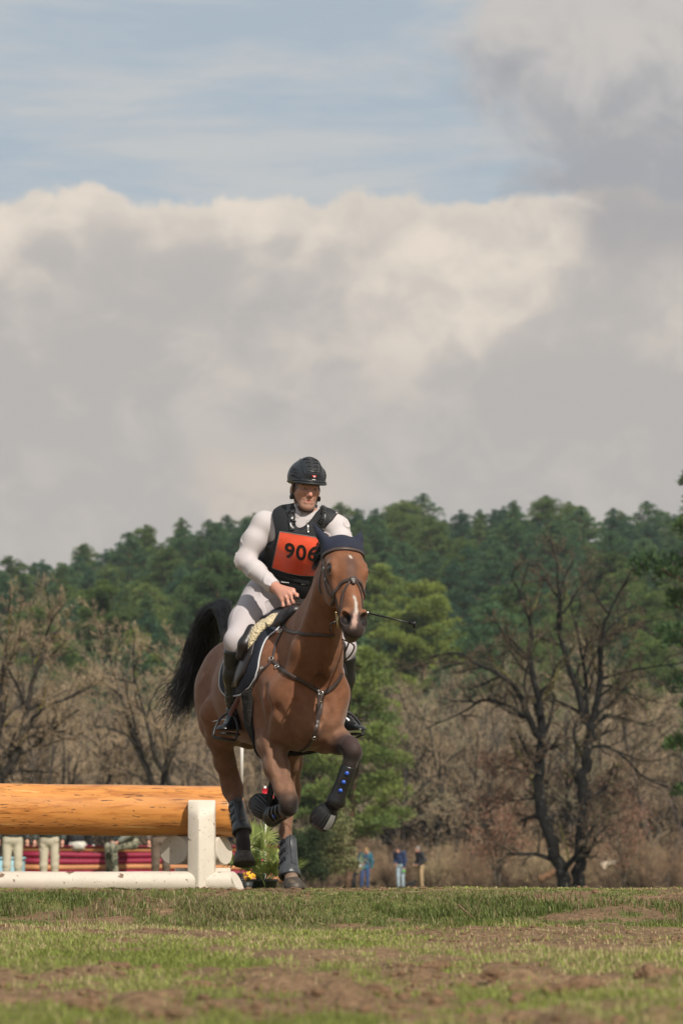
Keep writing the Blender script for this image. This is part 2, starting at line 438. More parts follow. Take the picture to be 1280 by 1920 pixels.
MT = dict(
    coat=mat('horse_coat', rough=.62, spec=.2, useCol=True, var=.18, vscale=22, vdetail=8, bump=.35, bscale=240, bdist=.002, sheen=.15, spots=[((.09, .06, .045), 75, .665, .02)]),
    hair=mat('horse_hair', (.006, .006, .007), .42, spec=.5, var=.3, vscale=30),
    hoof=mat('hoof_horn', (.05, .04, .032), .6, var=.35, vscale=30, bump=.3, bscale=80, spots=[((.12, .09, .06), 25, .55, .15)]),
    leather=mat('brown_leather', (.052, .034, .029), .42, spec=.5, var=.3, vscale=40, bump=.2, bscale=300, bdist=.002),
    dleather=mat('black_leather', (.010, .010, .011), .36, spec=.5, var=.25, vscale=20, bump=.25, bscale=90, bdist=.003),
    bootl=mat('polished_boot_leather', (.008, .009, .010), .26, spec=.55, var=.2, vscale=12, bump=.35, bscale=26, bdist=.006),
    redleather=mat('red_brown_leather', (.10, .022, .016), .4, var=.25, vscale=40),
    metal=mat('steel', (.55, .54, .50), .28, 1.0, var=.1), brass=mat('brass', (.55, .42, .2), .3, 1.0),
    navy=mat('navy_mesh_fabric', (.006, .010, .028), .8, var=.2, vscale=60, bump=.6, bscale=240, bdist=.004, sheen=.06),
    sleather=mat('dark_saddle_leather', (.017, .012, .012), .38, spec=.5, var=.3, vscale=30, bump=.25, bscale=200, bdist=.002),
    navyq=mat('navy_quilted_pad', (.005, .008, .018), .8, var=.2, vscale=30, bump=.5, bscale=70, bdist=.006),
    fleece=mat('cream_fleece', (.66, .55, .36), .95, var=.2, vscale=50, bump=1, bscale=90, bdist=.02),
    bfleece=mat('dark_fleece', (.014, .011, .009), .95, var=.35, vscale=60, bump=1, bscale=110, bdist=.02),
    trim=mat('silver_piping', (.50, .50, .52), .6),
    rubber=mat('black_rubber', (.014, .015, .017), .5, var=.35, vscale=18, bump=.3, bscale=60, spots=[((.06, .055, .05), 14, .58, .2)]),
    hboot=mat('grey_leg_boot', (.045, .050, .056), .38, var=.4, vscale=14, bump=.3, bscale=50, spots=[((.12, .105, .085), 12, .56, .2)]),
    blue=mat('blue_plastic', (.03, .10, .50), .4),
    greypatch=mat('grey_patch', (.20, .20, .19), .8, var=.2),
    skin=mat('skin', (.52, .26, .19), .5, useCol=True, var=.06, vscale=30, bump=.15, bscale=150, bdist=.002),
    shirt=mat('white_cotton', (.50, .46, .465), .8, var=.03, vscale=10, bump=.1, bscale=400, bdist=.001),
    breech=mat('pale_breeches', (.44, .40, .415), .75, var=.05, vscale=9, bump=.1, bscale=400, bdist=.001),
    vest=mat('black_vest_fabric', (.007, .008, .011), .7, var=.3, vscale=25, bump=.4, bscale=120, bdist=.003),
    vestp=mat('black_plastic_buckle', (.02, .02, .022), .35),
    helmet=mat('matt_black_shell', (.018, .021, .025), .36, spec=.5, var=.12, vscale=20),
    helmdark=mat('helmet_vent', (.003, .003, .004), .7),
    orange=mat('orange_bib_vinyl', (.80, .10, .045), .38, spec=.5, var=.08, vscale=9, bump=.3, bscale=9, bdist=.02, spots=[((.75, .35, .28), 7, .62, .1)]),
    black=mat('black_print', (.008, .008, .008), .5), white=mat('white_print', (.7, .7, .7), .5), red=mat('red_print', (.6, .02, .02), .4),
    eye=mat('dark_eye', (.008, .005, .004), .06, spec=.8), eyew=mat('eye_white', (.6, .55, .52), .2), iris=mat('iris', (.05, .03, .02), .1),
    hairb=mat('dark_brown_hair', (.02, .014, .011), .6, var=.4, vscale=80, bump=.5, bscale=200),
)
# ------------------------------------------------------------------ the horse
TH = R(19)
HF = V(math.sin(TH), -math.cos(TH), 0); HL = V(math.cos(TH), math.sin(TH), 0); HZ = V(0, 0, 1)
HO = V(-.317, 20.0, 0)
def H(u, v, w): return HO + HF * u + HL * v + HZ * w
HAX = np.array([HF, HL, HZ])                      # rows: local axes
def tolocal(x): return (np.asarray(x) - HO) @ HAX.T

horse_root = empty('horse', (HO[0], HO[1], 0), 'bay horse with black tail and white face marks cantering over the grass with a rider', 'horse')
hs = Shape()
# trunk
hs.ell(H(.02, 0, 1.17), (.44, .265, .36), HAX, k=.10)
hs.ell(H(-.42, 0, 1.20), (.52, .295, .335), HAX, k=.10)
hs.rc(H(.10, 0, 1.46), H(-.12, 0, 1.45), .075, .10, k=.12)
hs.rc(H(-.12, 0, 1.42), H(-.95, 0, 1.40), .12, .13, k=.10)
hs.ell(H(-.95, 0, 1.29), (.34, .22, .235), HAX, k=.10)
for s in (-1, 1):
    hs.ell(H(-1.00, s * .085, 1.16), (.23, .135, .29), HAX, k=.10)
    hs.rc(H(-.96, s * .115, 1.20), H(-.74, s * .15, .95), .12, .08, k=.12)
    hs.rc(H(-1.12, s * .10, 1.25), H(-1.04, s * .12, 1.02), .09, .08, k=.10)
    # shoulder and chest
    hs.rc(H(.12, s * .11 - .01, 1.42), H(.38, s * .112 - .015, 1.12), .11, .120, k=.13)
    hs.rc(H(.08, s * .165, 1.22), H(.13, s * .155, .98), .12, .10, k=.12)
    hs.ell(H(.44, s * .09 - .008, 1.03), (.12, .110, .165), HAX, k=.07)
    hs.rc(H(.39, s * .14 - .012, 1.12), H(.34, s * .145 - .008, .93), .085, .075, k=.08)
hs.ell(H(.30, 0, .98), (.26, .15, .17), HAX, k=.08)
hs.rc(H(-1.06, 0, 1.42), H(-1.25, .005, 1.60), .05, .028, k=.06)       # dock of the tail
# neck
NK = [(.26, 0, 1.30), (.46, -.002, 1.41), (.63, .0, 1.56), (.77, .002, 1.71), (.87, .006, 1.85)]
NR = [.285, .225, .175, .145, .125]
NWr = [.52, .48, .49, .54, .62]
for i in range(4):
    hs.rc(H(*NK[i]), H(*NK[i + 1]), NR[i], NR[i + 1], k=.06, flat=(HL, NWr[i]))
hs.rc(H(.05, 0, 1.49), H(.45, .02, 1.595), .055, .042, k=.12); hs.rc(H(.45, .02, 1.595), H(.80, .015, 1.875), .042, .04, k=.08)
for s in (-1, 1):      # brachiocephalic muscle along the underside of the neck
    hs.rc(H(.80, s * .045, 1.70), H(.60, s * .075 - .02, 1.38), .04, .055, k=.07); hs.rc(H(.60, s * .075 - .02, 1.38), H(.47, s * .125, 1.16), .055, .075, k=.09)
hs.rc(H(.80, 0, 1.68), H(.62, 0, 1.30), .045, .055, k=.05)
hs.rc(H(.575, 0, 1.22), H(.56, 0, .98), .022, .02, k=.05, op='-')    # groove down the middle of the breast

# head
HA = P(645, 1022, 19.13); HB = P(668, 1182, 18.80)
ha = unit(HB - HA)                                # poll to muzzle
hsd = V(math.cos(R(19)), math.sin(R(19)), .05); hsd = unit(hsd - ha * ha.dot(hsd))
hn = np.cross(hsd, ha); hn = hn if hn[1] < 0 else -hn
HX = np.array([ha, hsd, hn])
HS = np.linalg.norm(HB - HA) / .60
def HD(a, s, n): return HA + HS * (ha * a + hsd * s + hn * n)
def hr(*r): return tuple(HS * x for x in r)
hs.ell(HD(.07, 0, -.045), hr(.095, .108, .085), HX, k=.04)
hs.ell(HD(.15, 0, -.035), hr(.13, .108, .085), HX, k=.04)
hs.rc(HD(.18, 0, -.03), HD(.46, 0, -.045), .092 * HS, .060 * HS, k=.05, flat=(hsd, .92))
hs.rc(HD(.20, 0, .025), HD(.44, 0, .006), .045 * HS, .034 * HS, k=.04)
for s in (-1, 1):
    hs.ell(HD(.185, s * .088, .000), hr(.050, .030, .036), HX, k=.03)      # orbit
    hs.rc(HD(.135, s * .080, .008), HD(.195, s * .103, .020), .020 * HS, .017 * HS, k=.02)     # brow
    hs.ell(HD(.20, s * .062, -.12), hr(.135, .042, .095), HX, k=.045)     # cheek plate
    hs.rc(HD(.25, s * .070, -.030), HD(.40, s * .056, -.045), .020 * HS, .010 * HS, k=.03)  # facial crest
    hs.ell(HD(.100, s * .055, .004), hr(.03, .02, .018), HX, k=.03)
hs.rc(HD(.36, 0, -.105), HD(.52, 0, -.088), .050 * HS, .040 * HS, k=.04)
hs.ell(HD(.525, 0, -.035), hr(.070, .062, .060), HX, k=.04)               # muzzle
hs.ell(HD(.565, 0, -.045), hr(.048, .058, .050), HX, k=.03)               # upper lip
hs.ell(HD(.555, 0, -.100), hr(.048, .044, .030), HX, k=.015)              # lower lip and chin
for s in (-1, 1):
    hs.ell(HD(.505, s * .052, -.012), hr(.048, .028, .034), HX, k=.02)
    hs.rc(HD(.475, s * .056, .012), HD(.535, s * .066, -.015), .014 * HS, .013 * HS, k=.015)
for s in (-1, 1):
    ax = np.array([ha, unit(hsd * s + hn * .75 + ha * .25), unit(np.cross(ha, unit(hsd * s + hn * .75 + ha * .25)))])
    ax[0] = unit(np.cross(ax[1], ax[2]))
    hs.ell(HD(.524, s * .054, .002), hr(.040, .034, .026), ax, k=.010, op='-')
    hs.ell(HD(.187, s * .116, .014), hr(.028, .018, .022), HX, k=.010, op='-')     # eye opening
hs.rc(HD(.600, -.03, -.078), HD(.600, .03, -.078), .006, .006, k=.012, op='-')
for s in (-1, 1): hs.rc(HD(.60, s * .03, -.078), HD(.50, s * .06, -.078), .006, .004, k=.012, op='-')

# legs : joints located in the photograph, radii in metres
def leg(pts, k=.03):
    q = [(P(*a[:3]), a[3]) for a in pts]
    hs.chain([a[0] for a in q], [a[1] for a in q], k)
    return [a[0] for a in q]
RF = leg([(506, 1352, 19.80, .115), (509, 1395, 19.72, .080), (519, 1440, 19.64, .066), (533, 1480, 19.56, .050), (541, 1500, 19.52, .052)], .05)
leg([(541, 1500, 19.52, .052), (541, 1514, 19.52, .048), (530, 1524, 19.62, .032), (512, 1528, 19.76, .030), (509, 1527, 19.80, .040), (499, 1517, 19.88, .035)], .02)
LF = leg([(590, 1362, 19.92, .115), (612, 1383, 19.74, .083), (634, 1390, 19.62, .066), (655, 1398, 19.50, .052)], .05)
leg([(655, 1398, 19.50, .052), (661, 1412, 19.48, .051), (655, 1434, 19.48, .038), (640, 1478, 19.50, .030), (628, 1506, 19.53, .036), (621, 1514, 19.55, .033), (608, 1536, 19.56, .035)], .02)
RH = leg([(410, 1340, 20.62, .115), (411, 1385, 20.72, .070), (421, 1430, 20.80, .055), (431, 1462, 20.86, .050), (437, 1482, 20.88, .055), (441, 1500, 20.84, .040)], .05)
leg([(441, 1500, 20.84, .040), (450, 1535, 20.74, .034), (454, 1556, 20.68, .042), (456, 1580, 20.62, .040), (457, 1598, 20.60, .045)], .02)
LH = leg([(530, 1350, 20.50, .115), (545, 1395, 20.62, .080), (549, 1430, 20.70, .052), (547, 1475, 20.80, .046), (543, 1498, 20.84, .054), (538, 1520, 20.80, .044)], .05)
leg([(538, 1520, 20.80, .044), (535, 1560, 20.72, .036), (540, 1610, 20.62, .032), (542, 1630, 20.57, .042), (547, 1650, 20.50, .038), (550, 1662, 20.46, .040)], .02)
# point of hock, tendons and forearm muscle relief
hs.rc(P(433, 1466, 20.96), P(441, 1510, 20.93), .026, .018, k=.03); hs.rc(P(545, 1485, 20.93), P(540, 1525, 20.9), .026, .018, k=.03)
hs.rc(P(500, 1380, 19.66), P(517, 1450, 19.58), .035, .022, k=.02); hs.rc(P(521, 1385, 19.68), P(531, 1450, 19.58), .032, .018, k=.02)
hs.rc(P(610, 1374, 19.66), P(640, 1386, 19.53), .04, .025, k=.02)
hs.rc(P(430, 1400, 20.74), P(445, 1460, 20.84), .020, .016, k=.02)
# knees : bony front
hs.ell(P(540, 1506, 19.485), (.042, .03, .045), k=.02); hs.ell(P(662, 1405, 19.455), (.04, .03, .045), k=.02)

for gpts, gr in (([(520, 1330), (538, 1356), (552, 1392)], .011), ([(612, 1318), (621, 1345), (612, 1372), (592, 1392)], .012), ([(556, 1318), (552, 1345), (560, 1372)], .009),
                 ([(497, 1290), (503, 1330), (499, 1370)], .010), ([(612, 1200), (604, 1240), (598, 1285)], .012),
                 ([(512, 1400), (524, 1440), (533, 1475)], .006)):
    gp = hs.hit(gpts, 18.5, 22.0, ); gg = hs.grad(gp); gp = gp + gg * gr * .8
    for i in range(len(gp) - 1): hs.rc(gp[i], gp[i + 1], gr, gr * .8, k=.045, op='-')
hs.mods.append(lambda D, x: D + .0026 * fbm(x.reshape(-1, 3) * 18, 3, 31).reshape(D.shape))
hv, hq = hs.mesh(.0085)
hs.mods.clear()
def horse_colour(v):
    l = tolocal(v); n = len(v)
    n1 = fbm(l * 3.2, 3, 3); n2 = fbm(l * 9, 3, 5)
    c = np.ones((n, 3)) * V(.188, .080, .041)
    c *= (1 + .16 * n1 + .08 * n2)[:, None]
    # clipped duller belly, flanks and upper legs
    dull = sstep(1.15 - l[:, 2] + .1 * n1, 0, .35)[:, None] * .75; c = c * (1 - dull) + V(.170, .094, .060) * dull
    # dark points
    def blend(m, col): 
        nonlocal c; m = np.clip(m, 0, 1)[:, None]; c = c * (1 - m) + np.asarray(col) * m
    blk = V(.022, .016, .014)
    def near(p, r0, r1): return 1 - sstep(np.linalg.norm(v - p, axis=1), r0, r1)
    pr = v[:, 1]
    for pts, z0, z1 in ((LF, None, None),):
        blend(near(P(660, 1410, 19.48), .09, .17), V(.045, .027, .025)); blend(near(P(640, 1470, 19.5), .17, .24), blk); blend(near(P(612, 1525, 19.55), .14, .2), blk)
    blend(near(P(541, 1512, 19.52), .06, .11), blk); blend(near(P(515, 1528, 19.78), .14, .2), blk)
    blend(near(P(455, 1585, 20.65), .12, .2), blk * 1.1); blend(near(P(450, 1520, 20.8), .05, .12) * .5, blk)
    blend(near(P(543, 1640, 20.55), .06, .12) * .6, V(.16, .12, .09)); blend(near(P(549, 1655, 20.46), .02, .09), V(.22, .16, .12))
    blend(near(H(-1.26, 0, 1.62), .09, .17), blk * .5)
    # head : dark muzzle, dusky centre of the face, white marks
    q = (v - HA) @ HX.T / HS; a, s, h = q[:, 0], q[:, 1], q[:, 2]
    hd = (np.abs(s) < .16) & (a > -.05) & (a < .72) & (h > -.25) & (h < .15)
    hf = hd.astype(float)
    blend(hf * sstep(a, .15, .30) * (1 - sstep(a, .38, .46)) * .25, V(.27, .10, .045))
    blend(hf * (1 - sstep(np.abs(s + .0), .012, .05)) * sstep(a, .10, .17) * (1 - sstep(a, .28, .36)) * sstep(h, -.03, .03) * .62, V(.055, .036, .034))
    blend(hf * sstep(a + .08 * n2 - .35 * (h - .0) , .455, .52) * .93, V(.030, .024, .024))
    for sg in (-1, 1):
        blend(hf * (1 - sstep(np.sqrt(((a - .185) / 1.3) ** 2 + (s - sg * .098) ** 2 + (h - .0) ** 2), .018, .042)) * .85, V(.03, .018, .015))
    wob = .004 * fbm(np.c_[a * 60, h * 20, s * 20], 2, 9)
    star = (1 - sstep(np.hypot((a - .135) / 2.0, s - .004 - .1 * (a - .135) + wob), .005, .011)) * sstep(h, -.02, .01)
    blend(hf * star, V(.50, .45, .40))
    snx = -.003 + .010 * np.sin((a - .4) * 26) 
    wd = .004 + .005 * sstep(a, .44, .50) + .003 * sstep(a, .52, .56)
    snip = (1 - sstep(np.abs(s - snx + wob * 1.5), wd, wd + .006)) * sstep(a, .385, .41) * (1 - sstep(a, .57, .60)) * sstep(h, -.05, -.02)
    pk = sstep(a, .47, .52)[:, None]
    wc = V(.42, .38, .34) * (1 - pk) + V(.36, .23, .19) * pk
    m = (hf * snip)[:, None]; c = c * (1 - m) + wc * m
    blend(hf * sstep(a, .55, .60) * sstep(-h, .055, .085) * .7, V(.16, .12, .07))
    for sg in (-1, 1): blend(hf * (1 - sstep(np.linalg.norm(v - HD(.522, sg * .050, -.006), axis=1), .027, .037)) * .9, V(.006, .004, .004))
    spk = vnoise(v * 150, 77); low_ = sstep(1.15 - l[:, 2], 0, .6); blend(((spk > .80).astype(float)) * low_ * .55, V(.05, .032, .022))
    vein = (1 - np.abs(fbm(v * 7.5, 2, 64)) * 16).clip(0, 1) * sstep(1.25 - l[:, 2], 0, .3); c = c * (1 + .13 * vein[:, None])
    return np.clip(c, 0, 1)
body = add_mesh('body', hv, hq, MT['coat'], horse_root, True, horse_colour(hv))

# eyes
for s in (-1, 1):
    e = MB().lathe(HD(.187, s * .093, .012), unit(hsd * s + hn * .6), [(-.026, .0), (-.018, .019), (0, .026), (.014, .0225), (.022, .0135), (.0255, .005), (.026, .0)], 20)
    e.build('eye', MT['eye'], body)
# hooves
def hoof(c, axis, fwd, s=1.0, name='hoof'):
    axis = unit(axis)      # from sole up to the coronet
    b = MB(); fwd = unit(fwd - axis * axis.dot(fwd)); side = np.cross(axis, fwd)
    prof = [(0.0, .0, .0), (0.0, .060, .006), (.004, .066, .006), (.045, .058, -.008), (.080, .049, -.022), (.088, .044, -.026), (.09, .0, -.026)]
    th = np.arange(24) * 2 * math.pi / 24; vs = []
    for h, r, sh in prof:
        rr = r * (1 + .08 * np.cos(th)); vs.append(np.asarray(c) + s * (axis * h + fwd * sh + rr[:, None] * (np.cos(th)[:, None] * fwd * 1.05 + np.sin(th)[:, None] * side)))
    v = np.concatenate(vs); k = np.arange(24); k2 = (k + 1) % 24
    q = np.concatenate([np.stack([i * 24 + k, i * 24 + k2, (i + 1) * 24 + k2, (i + 1) * 24 + k], 1) for i in range(len(prof) - 1)])
    b.add(v, q); return b.build(name, MT['hoof'], body)
hoof(P(458, 1622, 20.56), V(-.02, .10, .30), V(.25, -1, -.2), 1.03)
hoof(P(552, 1672, 20.40), V(-.10, .12, .55), V(.2, -1, 0), .98)
# ------------------------------------------------------------------ what the horse wears
def on_skin(pix, shape=None, n=10, off=0.0, y0=18.0, y1=22.5):
    shape = shape or hs
    p = shape.hit(pix, y0, y1); p = bez(p, n); p = shape.proj(p, off); return p, shape.grad(p)
def ring(c, n, r, t=.004, up=None, sx=1.0):
    n = unit(np.asarray(n, float)); a = unit(np.cross(n, V(.1, .2, 1))); b = np.cross(n, a); th = np.linspace(0, 2 * math.pi, 25)
    return np.asarray(c) + r * (np.cos(th)[:, None] * a * sx + np.sin(th)[:, None] * b)
def head_strap(mb, coords, w, th=.005, n=8, lift=0, c=None):
    """coords in the head's own frame (a, s, h), pressed on the skin"""
    p = bez([HD(*x) for x in coords], n); p = hs.proj(p, .001, 6); mb.strap(p, hs.grad(p), w, th, lift=lift)
    return p

# ---- ear bonnet
bon = Shape()
bon.ell(HD(.045, 0, -.040), hr(.085, .114, .092), HX, k=.02)
bon.ell(HD(.02, 0, -.10), hr(.07, .095, .07), HX, k=.04)
def ear(tipP, base, side):
    t = tipP; b = base; m = (t + b) / 2
    bon.rc(b, b + (t - b) * .5, .036 * HS, .030 * HS, k=.035, flat=(ha, .75)); bon.rc(b + (t - b) * .5, t, .030 * HS, .004, k=.012, flat=(ha, .75))
ear(P(586, 981, 19.22), HD(.000, -.085, -.03), -1)
ear(P(676, 994, 19.25), HD(.000, .086, -.03), 1)
bon.ell(HD(-.015, 0, -.075), hr(.09, .10, .10), HX, k=.05)
bon.plane(HD(.060, 0, 0), unit(ha + hsd * 0 + hn * .15), .01)
bv, bq = bon.mesh(.005)
add_mesh('ear_bonnet', bv, bq, MT['navy'], body)

# ---- bridle
br = MB()
head_strap(br, [(.03, -.125, -.10), (.045, -.12, -.05), (.062, -.09, .02), (.066, -.04, .055), (.066, 0, .06), (.066, .04, .055), (.062, .09, .02), (.045, .12, -.05)], .024, .008, lift=.003)
for s in (-1, 1):
    head_strap(br, [(.02, s * .115, -.07), (.10, s * .118, -.055), (.20, s * .115, -.060), (.30, s * .09, -.065), (.40, s * .07, -.075), (.46, s * .06, -.078)], .017, .005)
    head_strap(br, [(.04, s * .118, -.09), (.16, s * .108, -.10), (.26, s * .095, -.10), (.31, s * .085, -.085)], .012, .004)
    # upper noseband meets the star piece, lower flash goes round the nose to the chin
    head_strap(br, [(.330, s * .078, -.13), (.335, s * .085, -.08), (.320, s * .080, -.03), (.300, s * .055, .02), (.295, s * .02, .04), (.296, 0, .04)], .021, .009)
    head_strap(br, [(.300, s * .008, .04), (.335, s * .028, .03), (.380, s * .050, .005), (.43, s * .056, -.03), (.48, s * .055, -.07), (.51, s * .045, -.11)], .013, .006)
    head_strap(br, [(.05, s * .11, -.12), (.14, s * .085, -.19), (.17, 0, -.24)], .012, .004)
br.build('bridle', MT['leather'], body)
brid = body.children[-1]
pc = MB(); p0 = hs.proj([HD(.300, 0, .045)], 0)[0]; nn = hs.grad(np.array([p0]))[0]
pts = hs.proj(bez([HD(.278, 0, .04), HD(.30, 0, .04), HD(.325, 0, .04)], 6), .004); pc.strap(pts, hs.grad(pts), [.022, .03, .04, .046, .048, .046, .044, .040, .036, .030, .026, .02, .016], .012)
pc.build('noseband_pad', MT['leather'], brid)
q0 = hs.proj([HD(.296, .0, .045)], .016)[0]; MB().lathe(q0, nn, [(0, .0), (0, .0055), (.002, .005), (.003, 0)], 12).build('stud', MT['metal'], brid)
bits = []
for s in (-1, 1):
    c = hs.proj([HD(.475, s * .07, -.080)], .012)[0]
    nrm = hs.grad(np.array([c]))[0]
    b = MB().tube(ring(c, nrm, .024), .0035, 6, False); b.tube([c - ha * .052 + nrm * .006, c + ha * .05 + nrm * .006], [.004, .0035], 8)
    b.lathe(c - ha * .054 + nrm * .006, -ha, [(-.004, 0), (-.003, .005), (.002, .006), (.006, .004), (.007, 0)], 10)
    b.build('bit_ring', MT['brass'], brid); bits.append(c)
    for aa, sz in ((.13, .010), (.205, .008)):
        c2 = hs.proj([HD(aa, s * .12, -.06)], .008)[0]; MB().tube(ring(c2, hs.grad(np.array([c2]))[0], sz, sx=1.4), .0022, 5, False).build('buckle', MT['metal'], brid)

# ---- breastplate, five point, from the photograph's outline on the skin
bp = MB(); bpm = MB()
def st(pix, w, th=.006, n=10, mb=None, lift=0.0):
    p, g = on_skin(pix, n=n, off=.001); (mb or bp).strap(p, g, w, th, lift=lift); return p, g
p, g = st([(511, 1238), (520, 1247), (534, 1259), (552, 1270), (572, 1281), (588, 1291), (601, 1299)], .024, .008)
st([(601, 1301), (612, 1297), (624, 1288), (634, 1276), (640, 1262)], .026, .008)
st([(600, 1296), (601, 1312), (599, 1330), (596, 1348), (591, 1372), (588, 1384), (580, 1396), (566, 1408)], [.045] * 8 + [.034] * 20 + [.026] * 43, .007)
st([(512, 1237), (500, 1250), (488, 1262), (473, 1290)], .016)
st([(512, 1234), (515, 1216), (520, 1202), (527, 1188), (531, 1177)], .014)
bpo = bp.build('breastplate', MT['leather'], body)
for (x, y, rr) in ((510, 1236, .013), (520, 1251, .011), (588, 1382, .012), (602, 1300, .012), (527, 1185, .012), (493, 1253, .009)):
    c = hs.hit([(x, y)])[0]; gn = hs.grad(np.array([c]))[0]; c = c + gn * .010
    MB().tube(ring(c, gn, rr), .003, 6, False).build('ring', MT['metal'], bpo)
c = hs.hit([(601, 1316)])[0]; gn = hs.grad(np.array([c]))[0]; MB().lathe(c + gn * .009, gn, [(0, 0), (0, .006), (.002, .005), (.003, 0)], 12).build('rivet', MT['brass'], bpo)
# bridge strap across the neck with running martingale rings
ns, ng = on_skin([(531, 1176), (540, 1183), (556, 1187), (580, 1190), (606, 1191), (626, 1190)], n=8, off=.002)
ms = MB(); ms.strap(ns, ng, .020, .006)
e1 = ns[-1]
mc = MB().tube(ring(P(628, 1191, 19.40), V(.2, -1, .2), .016), .003, 6, False); mc.build('martingale_ring', MT['metal'], bpo)
ms.tube(bez([P(631, 1193, 19.40), P(645, 1200, 19.38), P(657, 1205, 19.40), P(664, 1213, 19.45), P(657, 1228, 19.5), P(645, 1240, 19.52), P(638, 1252, 19.55)], 8), .005, 6)
ms.build('neck_strap', MT['leather'], bpo)
# reins
hndR, hndL = P(546, 1119, 19.79), P(652, 1140, 19.55)
MB().tube(bez([bits[0], P(619, 1172, 18.95), P(622, 1189, 19.36)], 8), .005, 6).build('rein', MT['dleather'], brid)
MB().tube(bez([P(550, 1120, 19.78), P(561, 1122, 19.76), P(567, 1134, 19.74), P(566, 1150, 19.72)], 8), .0045, 6).build('rein', MT['dleather'], brid)
MB().tube(bez([P(545, 1120, 19.80), P(541, 1140, 19.78), P(534, 1152, 19.78), P(530, 1166, 19.75), P(536, 1178, 19.7)], 8), .0045, 6).build('rein', MT['dleather'], brid)
MB().tube(bez([bits[1], P(684, 1150, 19.1), P(668, 1145, 19.3), hndL], 8), .005, 6).build('rein', MT['dleather'], brid)
MB().tube(bez([P(668, 1170, 19.3), P(657, 1195, 19.45), P(650, 1215, 19.55), P(642, 1232, 19.6)], 8), .0055, 6).build('rein', MT['dleather'], brid)

# ---- leg boots and bell boots
def boot(a, b, ra, rb, front, mat_, studs=None, flare=.006, name='leg_boot', ridges=True):
    a = np.asarray(a); b = np.asarray(b); ax = unit(b - a); L = np.linalg.norm(b - a)
    n = 14; th = np.arange(28) * 2 * math.pi / 28; fr = unit(front - ax * ax.dot(front)); sd = np.cross(ax, fr)
    m = MB(); rows = []
    prof = [(-.01, -.006), (0, .0), (.03, .003), (.5, .002), (.78, .004), (.88, .012), (.97, .014), (1.0, .008), (.99, 0), (.9, -.002)]
    for t, o in prof:
        r = ra + (rb - ra) * np.clip(t, 0, 1) + o
        rr = r * (1 + .05 * np.cos(2 * th)); tt = t + (.05 * np.cos(th) if t > .9 or t < .05 else 0)
        rows.append(a + (ax * L) * (tt if np.ndim(tt) else np.full(28, tt))[:, None] + rr[:, None] * (np.cos(th)[:, None] * fr + np.sin(th)[:, None] * sd))
    v = np.concatenate(rows); k = np.arange(28); k2 = (k + 1) % 28
    m.add(v, np.concatenate([np.stack([i * 28 + k, i * 28 + k2, (i + 1) * 28 + k2, (i + 1) * 28 + k], 1) for i in range(len(prof) - 1)]))
    o = m.build(name, mat_, body)
    if ridges:                                   # strap panels
        s2 = MB()
        for t in (.18, .42, .66):
            rr = ra + (rb - ra) * t + .0055
            arc = np.linspace(.3, 2.2, 12); pts = a + ax * L * t + rr * (np.cos(arc)[:, None] * fr + np.sin(arc)[:, None] * sd)
            s2.strap(pts, (pts - a - ax * L * t) / rr, .030, .003)
        s2.build('boot_strap', MT['dleather'], o)
        s3 = MB(); rr = np.array([ra + (rb - ra) * t + .006 for t in (.04, .4, .8)])
        pts = np.array([a + ax * L * t + r_ * (math.cos(-.5) * fr + math.sin(-.5) * sd) for t, r_ in zip((.04, .4, .8), rr)])
        s3.strap(pts, np.repeat([unit(math.cos(-.5) * fr + math.sin(-.5) * sd)], 3, 0), .036, .004); s3.build('shin_guard', MT['hboot'], o)
    for (t, ang) in (studs or []):
        d = math.cos(ang) * fr + math.sin(ang) * sd; rr = ra + (rb - ra) * t + .008
        MB().lathe(a + ax * L * t + d * rr, d, [(0, 0), (0, .0125), (.003, .0115), (.004, .0)], 14, sx=1.0).build('vent_stud', MT['blue'], o)
    return o
VF = V(.3, -1, .1)
boot(P(656, 1432, 19.48), P(628, 1507, 19.53), .043, .046, V(-.1, -1, -.15), MT['dleather'], [(.20, -.1), (.42, -.1), (.63, -.1)], ridges=False)
boot(P(535, 1518, 19.58), P(510, 1530, 19.80), .040, .048, V(0, -.3, -1), MT['dleather'], [(.35, .9)])
boot(P(443, 1504, 20.84), P(454, 1562, 20.67), .046, .050, V(-.1, -1, 0), MT['hboot'], [(.35, 2.0)])
boot(P(540, 1573, 20.72), P(543, 1645, 20.55), .050, .058, V(.0, -1, 0), MT['hboot'], [(.35, 1.9), (.7, 1.9)])
